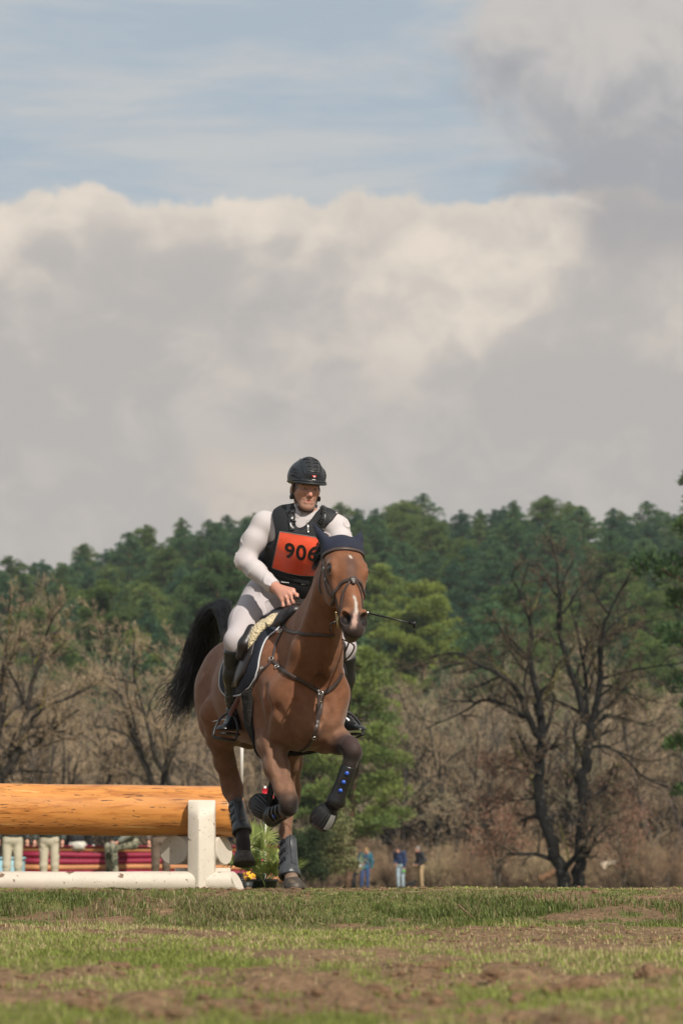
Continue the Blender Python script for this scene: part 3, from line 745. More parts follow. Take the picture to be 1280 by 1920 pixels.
def bell(a, b, ra, rb, front, patch=None):
    a = np.asarray(a); b = np.asarray(b); ax = unit(b - a); L = np.linalg.norm(b - a); fr = unit(front - ax * ax.dot(front)); sd = np.cross(ax, fr)
    th = np.arange(96) * 2 * math.pi / 96
    prof = [(-.02, ra - .006), (-.04, ra), (.02, ra + .004), (.10, ra + .004), (.16, ra + .010), (.34, ra + (rb - ra) * .75), (.6, rb), (.85, rb * 1.0), (.97, rb * .95), (1.02, rb * .80), (1.03, rb * .5), (1.02, 0)]
    rows = []
    for i, (t, r) in enumerate(prof):
        rid = .0035 * np.clip(np.cos(th * 20) * 1.6, -1, 1) if 4 <= i <= 7 else 0
        rr = r + rid + 0 * th
        rows.append(a + ax * L * t + rr[:, None] * (np.cos(th)[:, None] * fr + np.sin(th)[:, None] * sd))
    v = np.concatenate(rows); k = np.arange(96); k2 = (k + 1) % 96
    m = MB().add(v, np.concatenate([np.stack([i * 96 + k, i * 96 + k2, (i + 1) * 96 + k2, (i + 1) * 96 + k], 1) for i in range(len(prof) - 1)]))
    o = m.build('bell_boot', MT['rubber'], body)
    if patch is not None:
        arc = np.linspace(patch - .32, patch + .32, 8); rows = []
        for t, r in ((.12, ra + .014), (.36, ra + (rb - ra) * .75 + .006), (.62, rb + .006), (.86, rb + .006)):
            rows.append(a + ax * L * t + r * (np.cos(arc)[:, None] * fr + np.sin(arc)[:, None] * sd))
        q = [[i * 8 + j, i * 8 + j + 1, (i + 1) * 8 + j + 1, (i + 1) * 8 + j] for i in range(3) for j in range(7)]
        MB().add(np.concatenate(rows), q).build('fastening_patch', MT['greypatch'], o)
bell(P(620, 1513, 19.545), P(598, 1545, 19.60), .044, .070, V(0, -1, -.1), -.75)
bell(P(508, 1524, 19.81), P(487, 1507, 19.92), .044, .070, V(0, -1, 0))
hoof(P(597, 1548, 19.60), P(620, 1513, 19.55) - P(597, 1548, 19.60), V(-.3, -1, 0), .9)
hoof(P(485, 1506, 19.93), P(508, 1524, 19.81) - P(485, 1506, 19.93), V(-.3, -1, 0), .9)

# ---- tail : a dock with long strands, streaming up and back
tl = MB(); r2 = np.random.default_rng(3)
t0 = P(424, 1200, 21.25)
def strand(path, r0, r1, mb=tl, n=7, c=None):
    p = bez(path, n); k = np.linspace(0, 1, len(p)); r = r0 + (r1 - r0) * k
    mb.prisms(p[:-1], p[1:], r[:-1], r[1:], 3, c)
ctrl = [H(-1.10, 0, 1.44), H(-1.24, .01, 1.60), P(415, 1137, 21.40), P(397, 1150, 21.55), P(380, 1205, 21.70), P(364, 1255, 21.75), P(350, 1305, 21.8), P(335, 1345, 21.8)]
for i in range(2400):
    f = r2.normal(0, 1, 3) * V(.40, .45, .3); L = r2.uniform(.55, 1.0) ** .7; th_ = r2.uniform(0, 2 * math.pi); q = math.sqrt(r2.uniform(0, 1))
    sx, sy = q * math.cos(th_), q * math.sin(th_)
    wd = [.020, .030, .045, .075, .088, .078, .070, .085]
    pts = []
    for j, c in enumerate(ctrl):
        fan = (sx * wd[j]) * 1.0; w3 = r2.normal(0, 1, 3) * .005 * j
        pts.append(c + V(fan, sy * wd[j], fan * .35 + sy * .01 * j) + w3)
    pts = np.array(pts)
    if r2.uniform() < .3: pts[-2:] += r2.normal(0, .05, 3) + V(-.04, 0, -.01); pts[-1] += r2.normal(0, .04, 3) + V(-.05, 0, -.02)
    p = bez(pts, 5); m = max(4, int(len(p) * L)); p = p[:m]
    k = np.linspace(0, 1, m); tl.prisms(p[:-1], p[1:], .0028 - .0020 * k[:-1], .0028 - .0020 * k[1:], 3)
tl.build('tail', MT['hair'], body, smooth=False)
# ---- mane : down the far crest and blown loose behind the ears
mn = MB()
tt_ = r2.uniform(0, 1, 900); mb_ = np.array([H(.22 + .56 * t, .035 + r2.normal(0, .010), 1.55 + .36 * t + r2.normal(0, .01)) for t in tt_])
mb_ = hs.proj(mb_, -.004, 4)
for t, base in zip(tt_, mb_):
    l = r2.uniform(.03, .055); d = -HL * r2.uniform(.5, 1) - HF * r2.uniform(-.2, .5)
    strand([base, base + unit(d + HZ * .5) * l * .4, base + unit(d - HZ * .5) * l * .85 - HZ * .02, base + unit(d - HZ * 1.2) * l * 1.2 - HZ * .02], .0030, .0008, mn, 4)
for i in range(230):
    a0 = P(608 + r2.uniform(-5, 4), 1012 + r2.uniform(-12, 38), 19.28 + r2.uniform(-.03, .05))
    kind = r2.uniform(0, 1); k = r2.integers(0, 3); tips = [(601, 1040), (597, 1056), (588, 1067)][k]
    e = P(tips[0] + r2.normal(0, 4.5) + 10 * (1 - kind), tips[1] + r2.normal(0, 4), 19.40 + r2.normal(0, .03))
    m = (a0 + e) / 2 + V(-.01, 0, .012) + r2.normal(0, .010, 3)
    strand([a0, m, e], .0036, .0008, mn, 5)
mn.build('mane', MT['hair'], body, smooth=False)
# ------------------------------------------------------------------ saddle, pad, girth, stirrups
def wrap(uf, ur, pmin, pmax, off, thick, nu=26, np_=60, edge=.5, wave=0):
    """sheet laid over the horse's back: uf / ur give front and rear edge by angle from the top (degrees)"""
    ph = np.linspace(pmin, pmax, np_); U = np.linspace(0, 1, nu)
    g = np.array([[(np.interp(abs(p), *uf) * (1 - t) + np.interp(abs(p), *ur) * t, p) for t in U] for p in ph])
    u = g[..., 0]; p = np.radians(g[..., 1])
    d = np.sin(p)[..., None] * HL + np.cos(p)[..., None] * HZ
    ax = HO + u[..., None] * HF + 1.20 * HZ
    r = np.full(u.shape, .75)
    for _ in range(60):
        D = hs.at(ax + d * r[..., None]) - off; r = r - np.where(D > .0003, D * .9, 0)
    X = ax + d * r[..., None]; N = hs.grad(X)
    e = np.minimum(np.minimum(np.arange(nu), np.arange(nu)[::-1])[None, :] / 1.5, 1) ** .5 * np.minimum(np.minimum(np.arange(np_), np.arange(np_)[::-1])[:, None] / 1.5, 1) ** .5
    th = thick * (.35 + .65 * e)
    if wave: th = th * (1 + wave * fbm(np.stack([u * 40, p * 14, p * 0], -1).reshape(-1, 3), 2, 4).reshape(u.shape))
    O = X + N * th[..., None]; I = X - N * .004
    m = np_ * nu; v = np.concatenate([O.reshape(-1, 3), I.reshape(-1, 3)])
    q = []
    for i in range(np_ - 1):
        for j in range(nu - 1):
            a = i * nu + j; q.append([a, a + 1, a + nu + 1, a + nu]); q.append([m + a, m + a + nu, m + a + nu + 1, m + a + 1])
    bd = [(0, j) for j in range(nu)] + [(i, nu - 1) for i in range(1, np_)] + [(np_ - 1, j) for j in range(nu - 2, -1, -1)] + [(i, 0) for i in range(np_ - 2, 0, -1)]
    bi = [i * nu + j for i, j in bd]
    for a, b in zip(bi, bi[1:] + bi[:1]): q.append([b, a, m + a, m + b])
    peri = O.reshape(-1, 3)[bi + bi[:1]]
    return v, np.array(q), peri
pad_t = empty('saddle_pad', H(-.15, 0, 1.3), 'navy saddle pad with silver piping under the saddle on the bay horse', 'saddle pad')
UF = ([0, 20, 38, 72, 84, 95, 101], [.20, .226, .225, .270, .250, .185, .06]); UR = ([0, 70, 88, 96, 101], [-.45, -.40, -.37, -.32, -.24])
v, q, peri = wrap(UF, UR, -101, 101, .004, .012)
pdo = add_mesh('cloth', v, q, MT['navyq'], pad_t)
MB().tube(peri, .0055, 6, False).build('piping', MT['trim'], pad_t)

sad = empty('saddle', H(-.15, 0, 1.5), 'dark brown leather jumping saddle with cream fleece half pad and stirrups on the bay horse', 'saddle')
v, q, _ = wrap(([0, 30, 50, 60], [.19, .185, .16, .10]), ([0, 60], [-.34, -.28]), -58, 58, .018, .030, wave=.35)
add_mesh('half_pad', v, q, MT['fleece'], sad)
sd = Shape()
sd.chain([H(.20, 0, 1.61), H(.04, 0, 1.61), H(-.20, 0, 1.585), H(-.36, 0, 1.62), H(-.45, 0, 1.68)], [.045, .05, .055, .05, .03], k=.05, flat=(HL, 2.4))
for s in (-1, 1):
    sd.rc(H(.22, s * .03, 1.625), H(.20, s * .10, 1.565), .038, .034, k=.04)
    sd.rc(H(.20, s * .10, 1.565), H(.12, s * .18, 1.48), .030, .032, k=.04, flat=(HF, 1.3))
sv, sq = sd.mesh(.008)
add_mesh('seat', sv, sq, MT['sleather'], sad)
for s in (-1, 1):
    pr = (32, 92) if s > 0 else (-92, -32)
    v, q, _ = wrap(([0, 40, 60, 80, 92], [.13, .16, .19, .16, .05]), ([0, 60, 92], [-.30, -.28, -.22]), pr[0], pr[1], .020, .010, 16, 24)
    add_mesh('flap', v, q, MT['sleather'], sad)
    kr = Shape(); kr.chain(hs.proj(np.array([H(.10, s * .22, 1.50), H(.105, s * .25, 1.42), H(.085, s * .27, 1.34)]), .045), [.032, .036, .022], k=.03)
    a, b = kr.mesh(.008); add_mesh('knee_roll', a, b, MT['sleather'], sad)
# girth with dark fleece
v, q, _ = wrap(([0, 95, 130, 180], [.16, .155, .16, .20]), ([0, 95, 130, 180], [.03, .035, .06, .10]), 96, 264, .003, .018, 10, 60, wave=.5)
gth = add_mesh('girth', v, q, MT['bfleece'], sad)
# stirrup leathers and irons
def iron(top, c, fwd, w=.062, h=.135, mat_=MT['vestp']):
    """arch in the plane across the foot"""
    up = unit(top - c); sdv = unit(np.cross(fwd, up)); m = MB()
    arc = [(-w, -.02), (-w * 1.05, .02), (-w * .95, .06), (-w * .65, .105), (-.015, h), (.015, h), (w * .65, .105), (w * .95, .06), (w * 1.05, .02), (w, -.02)]
    m.tube(bez([c + sdv * a + up * b for a, b in arc], 6), .0075, 8)
    f = unit(fwd - up * fwd.dot(up))
    m.box(c - up * .024, (w * 1.0, .018, .005), np.stack([sdv, f, up], 1))
    o = m.build('stirrup_iron', mat_, sad); return c + up * h
ftR = P(422, 1379, 20.02); it = iron(P(431, 1336, 20.06), ftR, V(-.12, -1, .05), w=.066)
lb = MB(); lp = bez([P(474, 1235, 19.98), P(464, 1270, 19.98), P(449, 1305, 19.99), P(431, 1342, 20.04)], 8)
lb.strap(lp, np.repeat([unit(V(-.5, -1, .1))], len(lp), 0), [.018, .022, .028, .030], .006)
lb.build('stirrup_leather', MT['redleather'], sad)
ftL = P(662, 1377, 20.26); iron(P(648, 1340, 20.26), ftL, V(.35, -1, .05))
lb = MB(); lp = bez([H(-.05, .30, 1.35), H(-.05, .31, 1.1), P(648, 1340, 20.23)], 8); lb.strap(lp, np.repeat([HL], len(lp), 0), .026, .006); lb.build('stirrup_leather', MT['redleather'], sad)
# ------------------------------------------------------------------ the rider
rid = empty('person', P(520, 1180, 20.2), 'rider in white shirt, black vest, orange 906 bib and black helmet on the horse', 'person')
PEL, WST, CH, NB = P(513, 1120, 20.34), P(543, 1072, 20.22), P(562, 1014, 20.08), P(573, 962, 20.02)
SR, SL = P(494, 981, 20.10), P(632, 990, 19.98)
rs = unit(SL - SR); ru = unit(NB - PEL); rs = unit(rs - ru * rs.dot(ru)); rf = np.cross(rs, ru); rf = rf if rf[1] < 0 else -rf
RX = np.array([rs, rf, ru])
# head frame
hy, hp = R(17), R(9)
qf = V(math.sin(hy) * math.cos(hp), -math.cos(hy) * math.cos(hp), -math.sin(hp)); qs = unit(V(math.cos(hy), math.sin(hy), -.05)); qs = unit(qs - qf * qs.dot(qf)); qu = np.cross(qs, qf); qu = qu if qu[2] > 0 else -qu
QX = np.array([qs, qf, qu]); Q0 = P(573, 917, 19.97)
def Q(s, f, u): return Q0 + qs * s + qf * f + qu * u
def torso(sh, o=0.0, lower=True):
    sh.ell(PEL, (.165 + o, .125 + o, .13 + o), RX, k=.05)
    sh.ell(WST, (.150 + o, .115 + o, .15 + o), RX, k=.06)
    sh.ell(CH, (.178 + o, .120 + o, .17 + o), RX, k=.06)
    sh.rc(SR + rs * .05, SL - rs * .05, .062 + o, .062 + o, k=.05)
    sh.rc(NB - ru * .02, (SR + NB) / 2 + ru * .01, .055 + o, .05 + o, k=.05); sh.rc(NB - ru * .02, (SL + NB) / 2 + ru * .01, .055 + o, .05 + o, k=.05)
ELR, WRR = P(459, 1051, 20.08), P(513, 1099, 19.90)
ELL, WRL = P(652, 1062, 19.82), P(650, 1132, 19.66)
def arms(sh, o=0.0, cuff=0.0):
    for S, E, W, sg in ((SR, ELR, WRR, -1), (SL, ELL, WRL, 1)):
        sh.ell(S, (.060 + o, .062 + o, .066 + o), RX, k=.05)
        m1 = S + (E - S) * .45; m2 = E + (W - E) * .4
        sh.chain([S - V(0, 0, .012), m1, E, m2, W], [.058 + o, .061 + o, .047 + o, .044 + o, .030 + o + cuff], k=.035)
def head(sh):
    e = lambda s, f, u, r, k=.02, op='+': sh.ell(Q(s, f, u), r, QX, k=k, op=op)
    e(0, -.012, .040, (.076, .098, .098), .03)
    e(0, .030, -.025, (.062, .062, .075), .03)
    sh.rc(Q(0, .035, -.03), Q(0, .060, -.096), .055, .027, k=.03)
    e(0, .066, -.104, (.024, .018, .019), .02)
    for s in (-1, 1):
        sh.rc(Q(s * .056, -.005, -.04), Q(s * .026, .056, -.097), .018, .014, k=.03)
        e(s * .043, .058, -.018, (.024, .022, .018), .025)
        sh.rc(Q(s * .012, .086, .026), Q(s * .046, .070, .024), .0105, .010, k=.012)
        e(s * .078, -.012, -.004, (.010, .018, .031), .008)
        e(s * .012, .094, -.036, (.0085, .010, .008), .008)
    sh.rc(Q(0, .084, .018), Q(0, .110, -.030), .0075, .0115, k=.014)
    for s in (-1, 1): e(s * .031, .094, .008, (.018, .013, .010), .012, '-')
    for s in (-1, 1): sh.rc(Q(s * .018, .0825, .0150), Q(s * .044, .0715, .0125), .0075, .0065, k=.006)     # upper lids
    for s in (-1, 1): sh.rc(Q(s * .019, .081, .0005), Q(s * .043, .071, .0005), .0058, .0055, k=.006)
    sh.rc(Q(-.024, .080, -.063), Q(.024, .080, -.063), .0060, .0060, k=.008); sh.rc(Q(-.014, .090, -.0625), Q(.014, .090, -.0625), .005, .005, k=.006)
    sh.rc(Q(-.018, .084, -.0745), Q(.018, .084, -.0745), .0070, .0070, k=.010)
    sh.rc(Q(-.024, .093, -.0685), Q(.024, .093, -.0685), .0034, .0034, k=.004, op='-')
    for s in (-1, 1): sh.rc(Q(s * .024, .092, -.035), Q(s * .032, .080, -.066), .004, .003, k=.012, op='-')
    sh.rc(Q(0, -.035, -.06), NB, .056, .062, k=.03)
def fingers(sh, roots, mids, tips, r=.0092):
    for a, b, c in zip(roots, mids, tips): sh.rc(a, b, r * 1.05, r, k=.008); sh.rc(b, c, r, r * .85, k=.006)
HPR, KNR, ANR = P(484, 1134, 20.32), P(443, 1200, 20.02), P(441, 1336, 20.14)
HPL, KNL, ANL = P(556, 1134, 20.44), P(645, 1212, 20.16), P(638, 1338, 20.33)
def legs(sh, o=0.0, low=True):
    for Hh, K, A in ((HPR, KNR, ANR), (HPL, KNL, ANL)):
        sh.chain([Hh, Hh + (K - Hh) * .5, K], [.112 + o, .098 + o, .064 + o], k=.05)
        sh.ell(K + V(0, -.012, -.02), (.055 + o, .05 + o, .06 + o), k=.04)
        if low: sh.chain([K, K + (A - K) * .35, A], [.060 + o, .056 + o, .036 + o], k=.03)
bd = Shape(); torso(bd, -.012); arms(bd, -.006); legs(bd, -.010); head(bd)
# right hand closed on the reins : back of the hand towards the camera
pa = P(516, 1101, 19.885); kn = [P(549, 1107, 19.815), P(544, 1114, 19.80), P(537, 1120, 19.80), P(529, 1124, 19.81)]
bd.rc(WRR, pa, .027, .028, k=.02, flat=(V(-.2, 1, .3), .8))
for k_, r_ in zip(kn, (.016, .017, .016, .014)): bd.rc(pa, k_, .022, r_, k=.018)
fingers(bd, kn, [P(557, 1118, 19.79), P(550, 1130, 19.785), P(542, 1134, 19.785), P(531, 1136, 19.80)], [P(552, 1124, 19.83), P(546, 1132, 19.83), P(538, 1135, 19.83), P(529, 1136, 19.835)], .0098)
bd.rc(P(530, 1104, 19.86), P(548, 1110, 19.845), .014, .012, k=.012); bd.rc(P(548, 1110, 19.845), P(558, 1115, 19.82), .011, .009, k=.006)
for a, b in ((kn[0], kn[1]), (kn[1], kn[2]), (kn[2], kn[3])):
    m = (a + b) / 2; bd.rc(m + V(.004, -.017, -.012), m + V(-.012, -.012, .012), .004, .002, k=.008, op='-')
# left hand, holding the rein and the crop behind the horse's head
pl = P(655, 1143, 19.62); kl = [P(664, 1147, 19.56), P(661, 1151, 19.56), P(657, 1155, 19.57), P(652, 1157, 19.58)]
bd.rc(WRL, pl, .027, .026, k=.02)
for k_ in kl: bd.rc(pl, k_, .020, .015, k=.015)
fingers(bd, kl, [k_ + V(.004, -.012, -.025) for k_ in kl], [k_ + V(-.004, .022, -.030) for k_ in kl])
bd.rc(pl, P(668, 1146, 19.58), .015, .010, k=.01)
lo = np.min([PEL, ANR, ANL, Q0, ELR, ELL], 0) - V(.2, .25, .12); hi = np.max([PEL, ANR, ANL, Q0, ELR, ELL], 0) + V(.2, .25, .3)
bv_, bq_ = bd.mesh(.005, lo, hi)
def skin_col(v):
    c = np.ones((len(v), 3)) * V(.50, .265, .19); q = (v - Q0) @ QX.T; s, f, u = q.T
    near = (np.linalg.norm(q, axis=1) < .2)
    def bl(m, col):
        nonlocal c; m = (m * near)[:, None]; c = c * (1 - m) + np.array(col) * m
    bl((1 - sstep(np.hypot((np.abs(s) - .043) / 1.2, u + .022), .012, .032)) * sstep(f, .02, .05) * .22, (.54, .19, .14))
    bl((1 - sstep(np.hypot(s / 1.0, u + .032), .008, .022)) * sstep(f, .07, .09) * .5, (.56, .18, .14))
    bl((1 - sstep(np.hypot(s / 2.3, u + .069), .006, .012)) * sstep(f, .06, .075) * .85, (.40, .14, .115))
    # stubble on jaw and upper lip
    st = sstep(-u, .045, .062) * sstep(f, -.02, .02) * sstep(.13 + u, 0, .02) * (1 - (1 - sstep(np.hypot(s / 2.0, u + .069), .008, .016)))
    bl(st * .42, (.20, .12, .10))
    # brows and short hair at the temples
    bl((1 - sstep(np.abs(u - .0285 + .10 * np.maximum(np.abs(s) - .03, 0)), .003, .006)) * sstep(np.abs(s), .010, .016) * (1 - sstep(np.abs(s), .046, .054)) * sstep(f, .055, .065) * .95, (.015, .010, .008))
    bl(sstep(.05 - f, -.015, .01) * sstep(u, -.03, -.012) * sstep(np.abs(s), .045, .06) * sstep(f + .05, 0, .03) * (1 - sstep(np.abs(s), .074, .080)) * .8, (.07, .055, .05))
    bl((1 - sstep(np.abs(u - .002), .003, .007)) * (1 - sstep(np.abs(np.abs(s) - .031), .012, .02)) * sstep(f, .06, .08) * .35, (.2, .08, .06))
    hand = 1 - sstep(np.linalg.norm(v - P(535, 1116, 19.84), axis=1), .10, .13)
    c = c * (1 - .25 * hand[:, None]) + V(.50, .17, .13) * .25 * hand[:, None]
    return c
rb = add_mesh('body', bv_, bq_, MT['skin'], rid, True, skin_col(bv_))
for s in (-1, 1):
    ec = Q(s * .031, .0725, .0075); e = MB(); e.lathe(ec, qf, [(-.012, 0), (-.006, .0104), (0, .012), (.006, .0104), (.0103, .0062), (.012, 0)], 16); eo = e.build('eye', MT['eyew'], rb)
    MB().lathe(ec, unit(qf + qs * .12 - qu * .05), [(.0095, .0), (.0098, .0062), (.0118, .004), (.0126, 0)], 14).build('iris', MT['eye'], eo)
# hair under the helmet rim
hb = Shape(); hb.ell(Q(0, -.016, .040), (.080, .098, .100), QX, k=.02); hb.plane(Q(0, .02, .0), unit(qf * 1 - qu * .35), .01); hb.plane(Q(0, -.03, -.055), -qu, .01)
for s in (-1, 1): hb.ell(Q(s * .079, -.012, -.006), (.016, .020, .033), QX, k=.006, op='-')
a, b = hb.mesh(.005); add_mesh('hair', a, b, MT['hairb'], rid)

# shirt
def folds(sc_, amp, seed, stretch=None):
    def f(D, x):
        y = x.reshape(-1, 3)
        wv = y + .05 * np.stack([vnoise(y * 5 + k * 7.7, seed + k) for k in range(3)], 1)
        n = fbm(wv * sc_, 2, seed).reshape(D.shape); r = (1 - np.abs(fbm(wv * sc_ * .62 + 9.1, 2, seed + 5).reshape(D.shape)) * 9).clip(0, 1) ** 1.5
        m = sstep(fbm(y * 4.0, 2, seed + 9).reshape(D.shape), -.25, .15)
        return D + amp * .22 * n - amp * 1.25 * r * m
    return f
st_ = Shape(); torso(st_, .004); arms(st_, .008, .004)
st_.mods.append(folds(15, .0070, 2))
for W, E in ((WRR, ELR), (WRL, ELL)):
    ax = unit(W - E); st_.rc(W + ax * .075, W + ax * .16, .075, .09, k=.004, op='-')
st_.rc(Q(0, -.03, -.02), NB + ru * .07, .058, .066, k=.01, op='-')
a, b = st_.mesh(.0055); shirt = add_mesh('shirt', a, b, MT['shirt'], rid)
cf = MB()                                                # cuffs
for W, E in ((WRR, ELR), (WRL, ELL)):
    ax = unit(W - E); cf = MB().lathe(W - ax * .052, ax, [(0, .040), (.003, .0435), (.045, .0405), (.055, .039), (.055, .034), (.02, .033)], 24); cf.build('cuff', MT['shirt'], shirt)

# collar : two leaves standing round the neck, open at the front
for s in (-1, 1):
    rows = []; n = 16
    for i in range(n):
        a = R(8) + (math.pi - R(8)) * i / (n - 1); a2 = a * s
        d = rf * math.cos(a2) + rs * math.sin(a2)
        front = max(0, math.cos(a)); c0 = NB + ru * (.028 - .030 * front) + rf * .005
        top = c0 + d * .066 + ru * (.026 + .0 * front); out = c0 + d * (.080 + .012 * front) + ru * (-.008 - .020 * front) ; tip = out + (rf * .008 - ru * .028 + rs * s * .012) * (1 if i < 3 else 0) * (1 - i / 3)
        rows.append([c0 + d * .063 - ru * .01, top, top + d * .004, tip])
    v = np.array(rows).reshape(-1, 3); q = [[i * 4 + j, i * 4 + j + 1, (i + 1) * 4 + j + 1, (i + 1) * 4 + j] for i in range(n - 1) for j in range(3)]
    co = add_mesh('collar', v, np.array(q), MT['shirt'], shirt)
    so = co.modifiers.new('thick', 'SOLIDIFY'); so.thickness = .004
# breeches
brs = Shape(); brs.ell(PEL, (.172, .132, .13), RX, k=.05); brs.ell(PEL + (WST - PEL) * .6, (.158, .122, .10), RX, k=.05); legs(brs, .004, False)
for K, A in ((KNR, ANR), (KNL, ANL)): brs.rc(K, K + (A - K) * .30, .060, .054, k=.03)
brs.mods.append(folds(12, .0052, 8))
a, b = brs.mesh(.006); bre = add_mesh('breeches', a, b, MT['breech'], rid)
# boots
def rboot(K, A, heel, toe, rt=.074):
    b = Shape(); t = unit(K - A); top = A + t * (np.linalg.norm(K - A) - .075)
    b.chain([top, A + (top - A) * .62, A + (top - A) * .25, A], [rt, .071, .056, .048], k=.03)
    b.rc(A, heel + V(0, 0, .015), .040, .030, k=.03); b.rc(heel + V(0, 0, .008), toe, .030, .034, k=.04, flat=(V(1, .3, 0), 1.12)); b.rc(A - t * .01, (heel + toe) / 2 + V(0, 0, .018), .038, .036, k=.04)
    b.ell(toe, (.040, .046, .028), k=.03)
    b.plane(top + t * .02, t, .004)
    back = unit(np.cross(t, V(1, 0, 0)))
    b.plane(heel - V(0, 0, .030), V(0, 0, -1), .004)
    def f(D, x):
        h = (x - A) @ t; w = np.exp(-((h - .045) / .05) ** 2); n = np.sin(h * 210 + 5 * vnoise(x.reshape(-1, 3) * 12, 4).reshape(D.shape))
        return D + .0028 * w * n + .0015 * fbm(x.reshape(-1, 3) * 30, 2, 6).reshape(D.shape)
    b.mods.append(f)
    v, q = b.mesh(.005); o = add_mesh('riding_boot', v, q, MT['bootl'], rid)
    # sole and heel block
    f_ = unit(toe - heel); f_[2] = 0; f_ = unit(f_); s_ = V(-f_[1], f_[0], 0); n = 22; th = np.arange(n) * 2 * math.pi / n; L = np.linalg.norm(toe - heel)
    mid = (toe + heel) / 2; rows = []
    zz = (toe[2] + heel[2]) / 2 - .026
    for dz, k in ((0, 1), (-.012, 1)):
        rows.append(V(mid[0], mid[1], zz + dz) + (L / 2 + .042) * np.cos(th)[:, None] * f_ + (.036 + .008 * np.cos(th))[:, None] * np.sin(th)[:, None] * s_)
    v = np.concatenate(rows); k = np.arange(n); k2 = (k + 1) % n
    m = MB().add(v, np.stack([k, k2, k2 + n, k + n], 1)); m.add(np.concatenate([rows[1], rows[1].mean(0)[None]]), None, np.stack([k, k2, np.full(n, n)], 1)); m.add(np.concatenate([rows[0], rows[0].mean(0)[None]]), None, np.stack([k2, k, np.full(n, n)], 1))
    m.build('sole', MT['rubber'], o)
    return o, top, t
bo, top, t = rboot(KNR, ANR, P(444, 1362, 20.20), P(420, 1370, 19.99))
sp = MB(); c = P(441, 1352, 20.22); sp.tube(bez([P(430, 1350, 20.08), P(432, 1352, 20.2), P(441, 1352, 20.25)], 5), .004, 6); sp.tube([P(418, 1349, 20.25), P(399, 1353, 20.33)], [.0045, .003], 6); sp.tube([P(438, 1352, 20.25), P(418, 1349, 20.25)], .004, 6); sp.build('spur', MT['metal'], bo)
rboot(KNL, ANL, P(641, 1362, 20.40), P(674, 1372, 20.22))

# body protector
vs_ = Shape(); o = .030
torso(vs_, .020); vs_.ell(WST, (.178 + o, .128 + o, .15), RX, k=.06); vs_.ell(CH, (.182 + o, .128 + o, .17), RX, k=.06)
for s, S in ((-1, SR), (1, SL)):
    vs_.rc(S + rs * s * .030 + rf * .14 - ru * .060, S + rs * s * .03 - rf * .14 - ru * .060, .070, .070, k=.012, op='-')
    q_ = .104 if s < 0 else .080; vs_.rc(S - rs * s * (.012 if s < 0 else -.018) + rf * .14 - ru * .012, S + rs * s * .05 - rf * .12 + ru * .02, q_, q_, k=.012, op='-')
    q2 = .070 if s < 0 else .100; vs_.rc(S + rs * s * .070 + rf * .12 + ru * .05, S + rs * s * .075 - rf * .12 + ru * .05, q2, q2, k=.012, op='-')
vs_.rc(NB + ru * .085 + rf * .01, NB + rf * .14 - ru * .004, .072, .046, k=.012, op='-'); vs_.rc(Q(0, -.03, -.02), NB + ru * .03, .062, .076, k=.012, op='-')
vs_.plane(P(530, 1108, 20.2), unit(-ru + rf * -.15), .01)
a, b = vs_.mesh(.0055); vest = add_mesh('protective_vest', a, b, MT['vest'], rid)
def on_vest(pix, off=0.004): return vs_.hit(pix, 19.0, 21.0), None
def vest_strap(pix, w, th, name='vest_strap', n=8, mat_=None, off=.001):
    p = vs_.hit(pix, 19.2, 20.8); p = bez(p, n); p = vs_.proj(p, off); m = MB().strap(p, vs_.grad(p), w, th); return m.build(name, mat_ or MT['vestp'], vest)
vest_strap([(536, 945), (541, 960), (545, 976), (548, 994)], .030, .006)
vest_strap([(606, 948), (607, 962), (607, 976), (605, 992)], .026, .006)
def buckle(px, py, w, h):
    p = vs_.hit([(px, py)], 19.2, 20.8)[0]; n = unit(vs_.grad(np.array([p]))[0] * .35 + rf); u_ = unit(ru - n * ru.dot(n)); s_ = np.cross(u_, n); A = np.stack([s_, n, u_], 1)
    b = MB(); b.box(p + n * .008, (w * .9, .004, h), A)
    for k in (-.85, -.1, .85): b.box(p + n * .0125 + u_ * h * k, (w, .002, h * .16), A)
    b.build('buckle', MT['vestp'], vest)
for a_ in ((546, 961, .017, .011), (548, 980, .018, .020), (603, 975, .014, .016), (606, 961, .014, .010)): buckle(*a_)
zp = vs_.proj(bez(vs_.hit([(576, 976), (577, 986), (577.5, 999)], 19.2, 20.8), 5), .002); MB().strap(zp, vs_.grad(zp), .009, .004).build('zip', MT['metal'], vest)
vest_strap([(484, 1046), (505, 1066), (540, 1082), (580, 1092)], .032, .004, 'waist_strap', off=.002, mat_=MT['vest'])
# small pale maker's marks on the hem (unreadable strokes)
mk = MB()
for i in range(7):
    p = vs_.hit([(528 + i * 2.1, 1091 + i * .25)], 19.2, 20.8)[0]; n = vs_.grad(np.array([p]))[0]; mk.box(p + n * .003, (.0022, .001, .0028), None)
mk.build('lettering', MT['white'], vest); mk = MB()
for i in range(5):
    p = vs_.hit([(566 + i * 2.4, 1095)], 19.2, 20.8)[0]; n = vs_.grad(np.array([p]))[0]; mk.box(p + n * .003, (.003, .001, .0015), None)
mk.build('lettering', MT['white'], vest)
